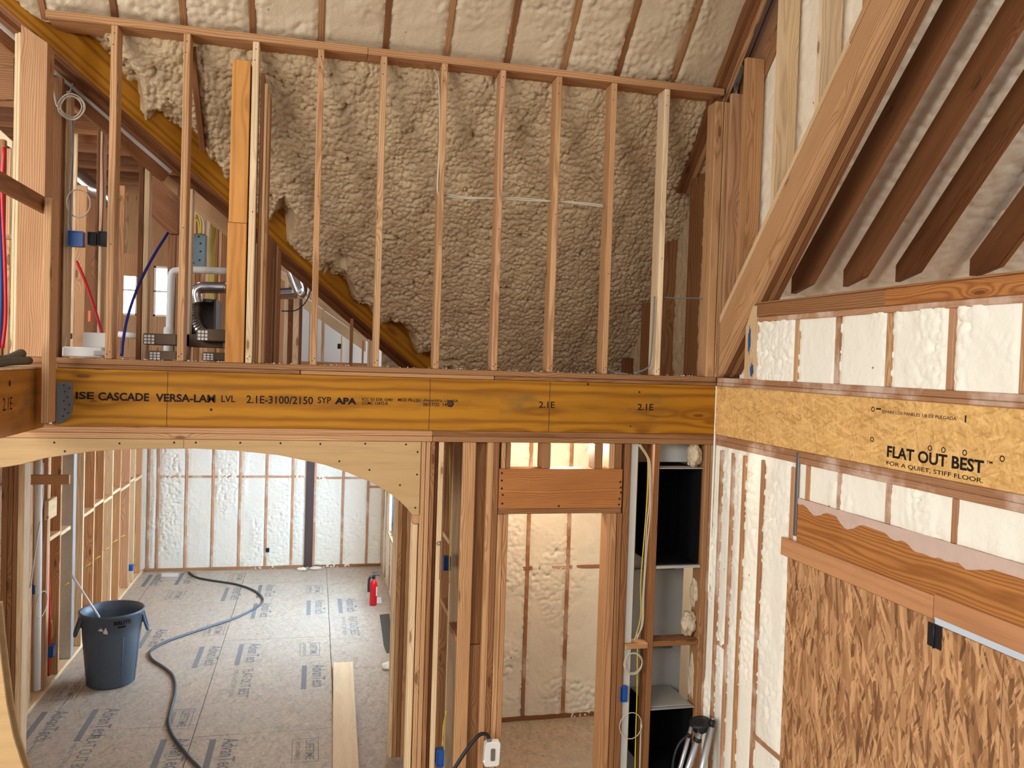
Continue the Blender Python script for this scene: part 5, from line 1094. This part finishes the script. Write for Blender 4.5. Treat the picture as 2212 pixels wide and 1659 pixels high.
# plank, mat, papers
A, B, C_ = PZ(720, 1431, .04), PZ(765, 1431, .04), PZ(779, 1659, .04)
x0 = float(PZ(720, 1659, .04)[0])
dirp = np.array([float(PZ(750, 1659, .04)[0]-PZ(743, 1431, .04)[0]), float(PZ(750, 1659, .04)[1]-PZ(743, 1431, .04)[1]), 0]); dirp /= np.linalg.norm(dirp)
n2 = np.array([-dirp[1], dirp[0], 0]); wpl = .20
A[2] = .001; PALE = wood('clear_pale_board', wcols((236, 214, 178), (232, 208, 170)), ring=8, ringamt=.12, knots=False, dirt=.08)
beam('loose_plank', A, A+dirp*3.3, EX, wpl, .039, PALE, 'pale loose plank lying on the subfloor at the arch', 'plank')
for (nm_, pts, m, l, c_) in (('floor_mat', ((820, 1328), (841, 1326), (850, 1398), (847, 1410), (835, 1411), (829, 1395)), MATG, 'dark grey mat strip by the right wall', 'mat'),
        ('paper_sheet', ((349, 1238), (386, 1238), (385, 1246), (347, 1246)), PAPER, 'white paper sheet on the floor near the far wall', 'paper'),
        ('paper_sheet', ((814, 1290), (823, 1290), (825, 1303), (812, 1303)), PAPER, 'white paper sheet behind the fire extinguisher', 'paper')):
    prism(nm_, [(float(PZ(x, y, .002)[0]), float(PZ(x, y, .002)[1])) for x, y in pts], 'z', .001, .004, m, l, c_, bevel=0)
blob('foam_scrap', PZ(838, 1438, .03), .05, .06, .035, 33, 'crumpled white scrap on the floor beside the inner post', FOAM_W)
blob('foam_scrap', PZ(652, 1229, .02), .07, .05, .02, 35, 'white foam crumbs at the foot of the dark post, left', FOAM_W)
blob('foam_scrap', PZ(682, 1227, .02), .08, .05, .02, 36, 'white foam crumbs at the foot of the dark post, right', FOAM_W)
ebox('outlet_box', 578, 1189, YB-.03, .05, .06, .04, BLKP, 'black outlet box on the far foam wall')
# plumbing and electrics on the left living room wall
tube('drain_pipe', [PX(83, 990, XL+.03), PX(82, 1200, XL+.03), PX(79, 1490, XL+.03)], .032, WHITEP, 'white vertical drain pipe in the left wall', 'pipe', smooth_n=1, seg=14)
tube('red_pipe', [PX(104.5, 1120, XL-.02), PX(105, 1250, XL-.02), PX(107, 1350, XL-.02), PX(104, 1460, XL-.02)], .011, REDP, 'red water pipe in the left living room wall', 'pipe')
tube('cable', [PX(93, 1000, XL+.05), PX(92, 1080, XL+.05), PX(78, 1180, XL+.05), (PX(65, 1270, XL+.05))], .006, CABW, 'thin white cable crossing the drain pipe', 'cable')
c = PX(90, 1305, XL+.05); tube('cable_coil', [c+np.array([0, .16*math.cos(t), .11*math.sin(t)]) for t in np.linspace(0, 6.28, 26)], .005, CABW, 'large thin white cable loop by the drain pipe', 'cable coil', smooth_n=1, seg=6)
for i, (x, y, l) in enumerate(((79, 1272, 'on the drain pipe, high'), (118, 1405, 'low, left of the trash can'), (288, 1226, 'near the far corner'))):
    c = PX(x, y, XL+.02); t = empty('outlet_box', c, 'blue outlet box in the left living room wall, '+l, 'electrical box')
    hh = .055 if i == 1 else .04
    box('box_body', c[0]-.07, c[0]+.0, c[1]-hh*.9, c[1]+hh*.9, c[2]-hh, c[2]+hh, BLUEP, parent=t, bevel=.004)
    box('box_rim', c[0]+.0005, c[0]+.008, c[1]-hh, c[1]+hh, c[2]+hh*.85, c[2]+hh, BLUEP, parent=t, bevel=0)
for i, (x, y) in enumerate(((134, 1268), (182, 1226), (204, 1209), (223, 1190), (242, 1173), (259, 1162))):
    c = PX(x, y, XL); tube('cable_stub', [c+np.array([-.01, .02, -.005]), c+np.array([.05, .05, .03])], .007, CABY, 'yellow cable stub poking through a left wall stud, %s from the arch' % ('first', 'second', 'third', 'fourth', 'fifth', 'sixth')[i], 'cable', 'yellow cable stubs')
for i in range(2): tube('cable', [PX(110+i*2, 1340, XL-.02), PX(114-i*2, 1362, XL-.02), PX(111, 1380, XL-.02)], .005, CABY, 'yellow cable end above the low blue outlet box, %s one' % ('left', 'right')[i], 'cable', 'yellow ends by the outlet box')
A = PY(48, 1027, 7.9); B = PY(147, 1048, 7.9); box('temporary_brace', float(A[0]), float(B[0]), 7.93, 7.968, float(B[2]), float(A[2]), PINE, 'short horizontal brace board near the arch top at left', 'brace')
c = PX(112, 1098, XL+.03); box('wood_block', XL, XL+.038, float(PX(103, 1100, XL+.03)[1]), float(PX(121, 1100, XL+.03)[1]), c[2]-.09, c[2]+.09, PINE_LT, 'pale offcut nailed to the left wall by the drain pipe', 'blocking')
# curved plywood offcuts leaning at the lower left corner
def curvepanel(y, dx, mat, label):
    pts = [(float(PY(x+dx, yy, y)[0]), float(PY(x+dx, yy, y)[2])) for x, yy in ((-2, 1300), (4, 1370), (12, 1440), (22, 1520), (36, 1590), (55, 1650), (74, 1700), (110, 1790))]
    q = [(p[0]-.9, p[1]) for p in (pts[-1], pts[0])]
    return prism('arch_offcut', pts+q, 'y', y, y+.018, mat, label, 'plywood offcut', grain=EX, bevel=.001)
curvepanel(4.9, 6, PLYW, 'rear curved plywood offcut at the lower left corner')
curvepanel(4.80, -8, PLYW, 'front curved plywood offcut at the lower left corner')
# floor printing
def fprint(px_, py_, kind):
    p = PZ(px_, py_, .0012)   # centre
    X0, Y0 = p[0], p[1]
    if kind == 'A':
        t1 = text('printed_text', 'AdvanTech', (X0+.02, Y0+.30, .0012), -EY, EX, .60, .13, INKG, FLOOR, .012)
        box('printed_text', X0-.085, X0-.035, Y0-.34, Y0+.30, .0005, .0012, INKG, parent=FLOOR, bevel=0)
    elif kind == 'F':
        text('printed_text', 'FLAT OUT BEST', (X0+.02, Y0+.35, .0012), -EY, EX, .72, .10, INKG, FLOOR, .004)
        text('printed_text', 'FOR A QUIET, STIFF FLOOR.', (X0-.07, Y0+.35, .0012), -EY, EX, .70, .045, INKG, FLOOR, 0)
    else:
        text('printed_text', 'LIFETIME', (X0+.0, Y0+.17, .0012), -EY, EX, .34, .07, INKG, FLOOR, .004)
        text('printed_text', 'LIMITED WARRANTY', (X0-.08, Y0+.17, .0012), -EY, EX, .34, .035, INKG, FLOOR, 0)
        for q0 in ((X0-.11, X0-.105, Y0-.21, Y0+.21), (X0+.10, X0+.105, Y0-.21, Y0+.21), (X0-.11, X0+.105, Y0+.205, Y0+.21), (X0-.11, X0+.105, Y0-.21, Y0-.205)):
            box('printed_text', *q0, .0005, .0012, INKG, parent=FLOOR, bevel=0)
for a in ((90, 1568, 'A'), (205, 1562, 'A'), (358, 1632, 'A'), (468, 1632, 'A'), (442, 1417, 'A'), (530, 1411, 'A'), (670, 1460, 'A'), (497, 1282, 'A'), (570, 1276, 'A'), (677, 1311, 'A'), (745, 1307, 'A'), (398, 1249, 'A'), (328, 1253, 'A'), (325, 1378, 'A'), (560, 1318, 'A'),
          (160, 1632, 'F'), (515, 1475, 'F'), (752, 1352, 'F'), (150, 1492, 'L'), (388, 1553, 'L'), (660, 1620, 'L'), (670, 1402, 'L'), (465, 1360, 'L'), (512, 1247, 'L'), (680, 1273, 'L'), (380, 1285, 'L')):
    fprint(*a)
# loose foam crumbs
def crumbs(name, pts, rr, label):
    V, Fc = [], []
    for p in pts:
        r = rnd.uniform(*rr); b = len(V)
        for d in ((1, 0, 0), (-1, 0, 0), (0, 1, 0), (0, -1, 0), (0, 0, 1), (0, 0, -1)): V.append(np.array(p)+np.array(d)*r*np.array([rnd.uniform(.6, 1.6), rnd.uniform(.6, 1.6), .8])+EZ*r*.7)
        for f in ((0, 2, 4), (2, 1, 4), (1, 3, 4), (3, 0, 4), (2, 0, 5), (1, 2, 5), (3, 1, 5), (0, 3, 5)): Fc.append(tuple(i+b for i in f))
    return meta(mk(name, V, Fc, FOAM_W), label, 'debris', None, 'stuff')
crumbs('foam_crumbs', [(rnd.uniform(-1.3, 2.8), rnd.uniform(YP+.01, YP+.13), Z_SOLE) for i in range(150)], (.002, .007), 'white foam crumbs scattered on the loft wall bottom plate')
crumbs('floor_crumbs', [(rnd.uniform(-2.3, .9), rnd.uniform(6.6, 12.9), 0) for i in range(260)], (.002, .007), 'white crumbs scattered over the living room subfloor')
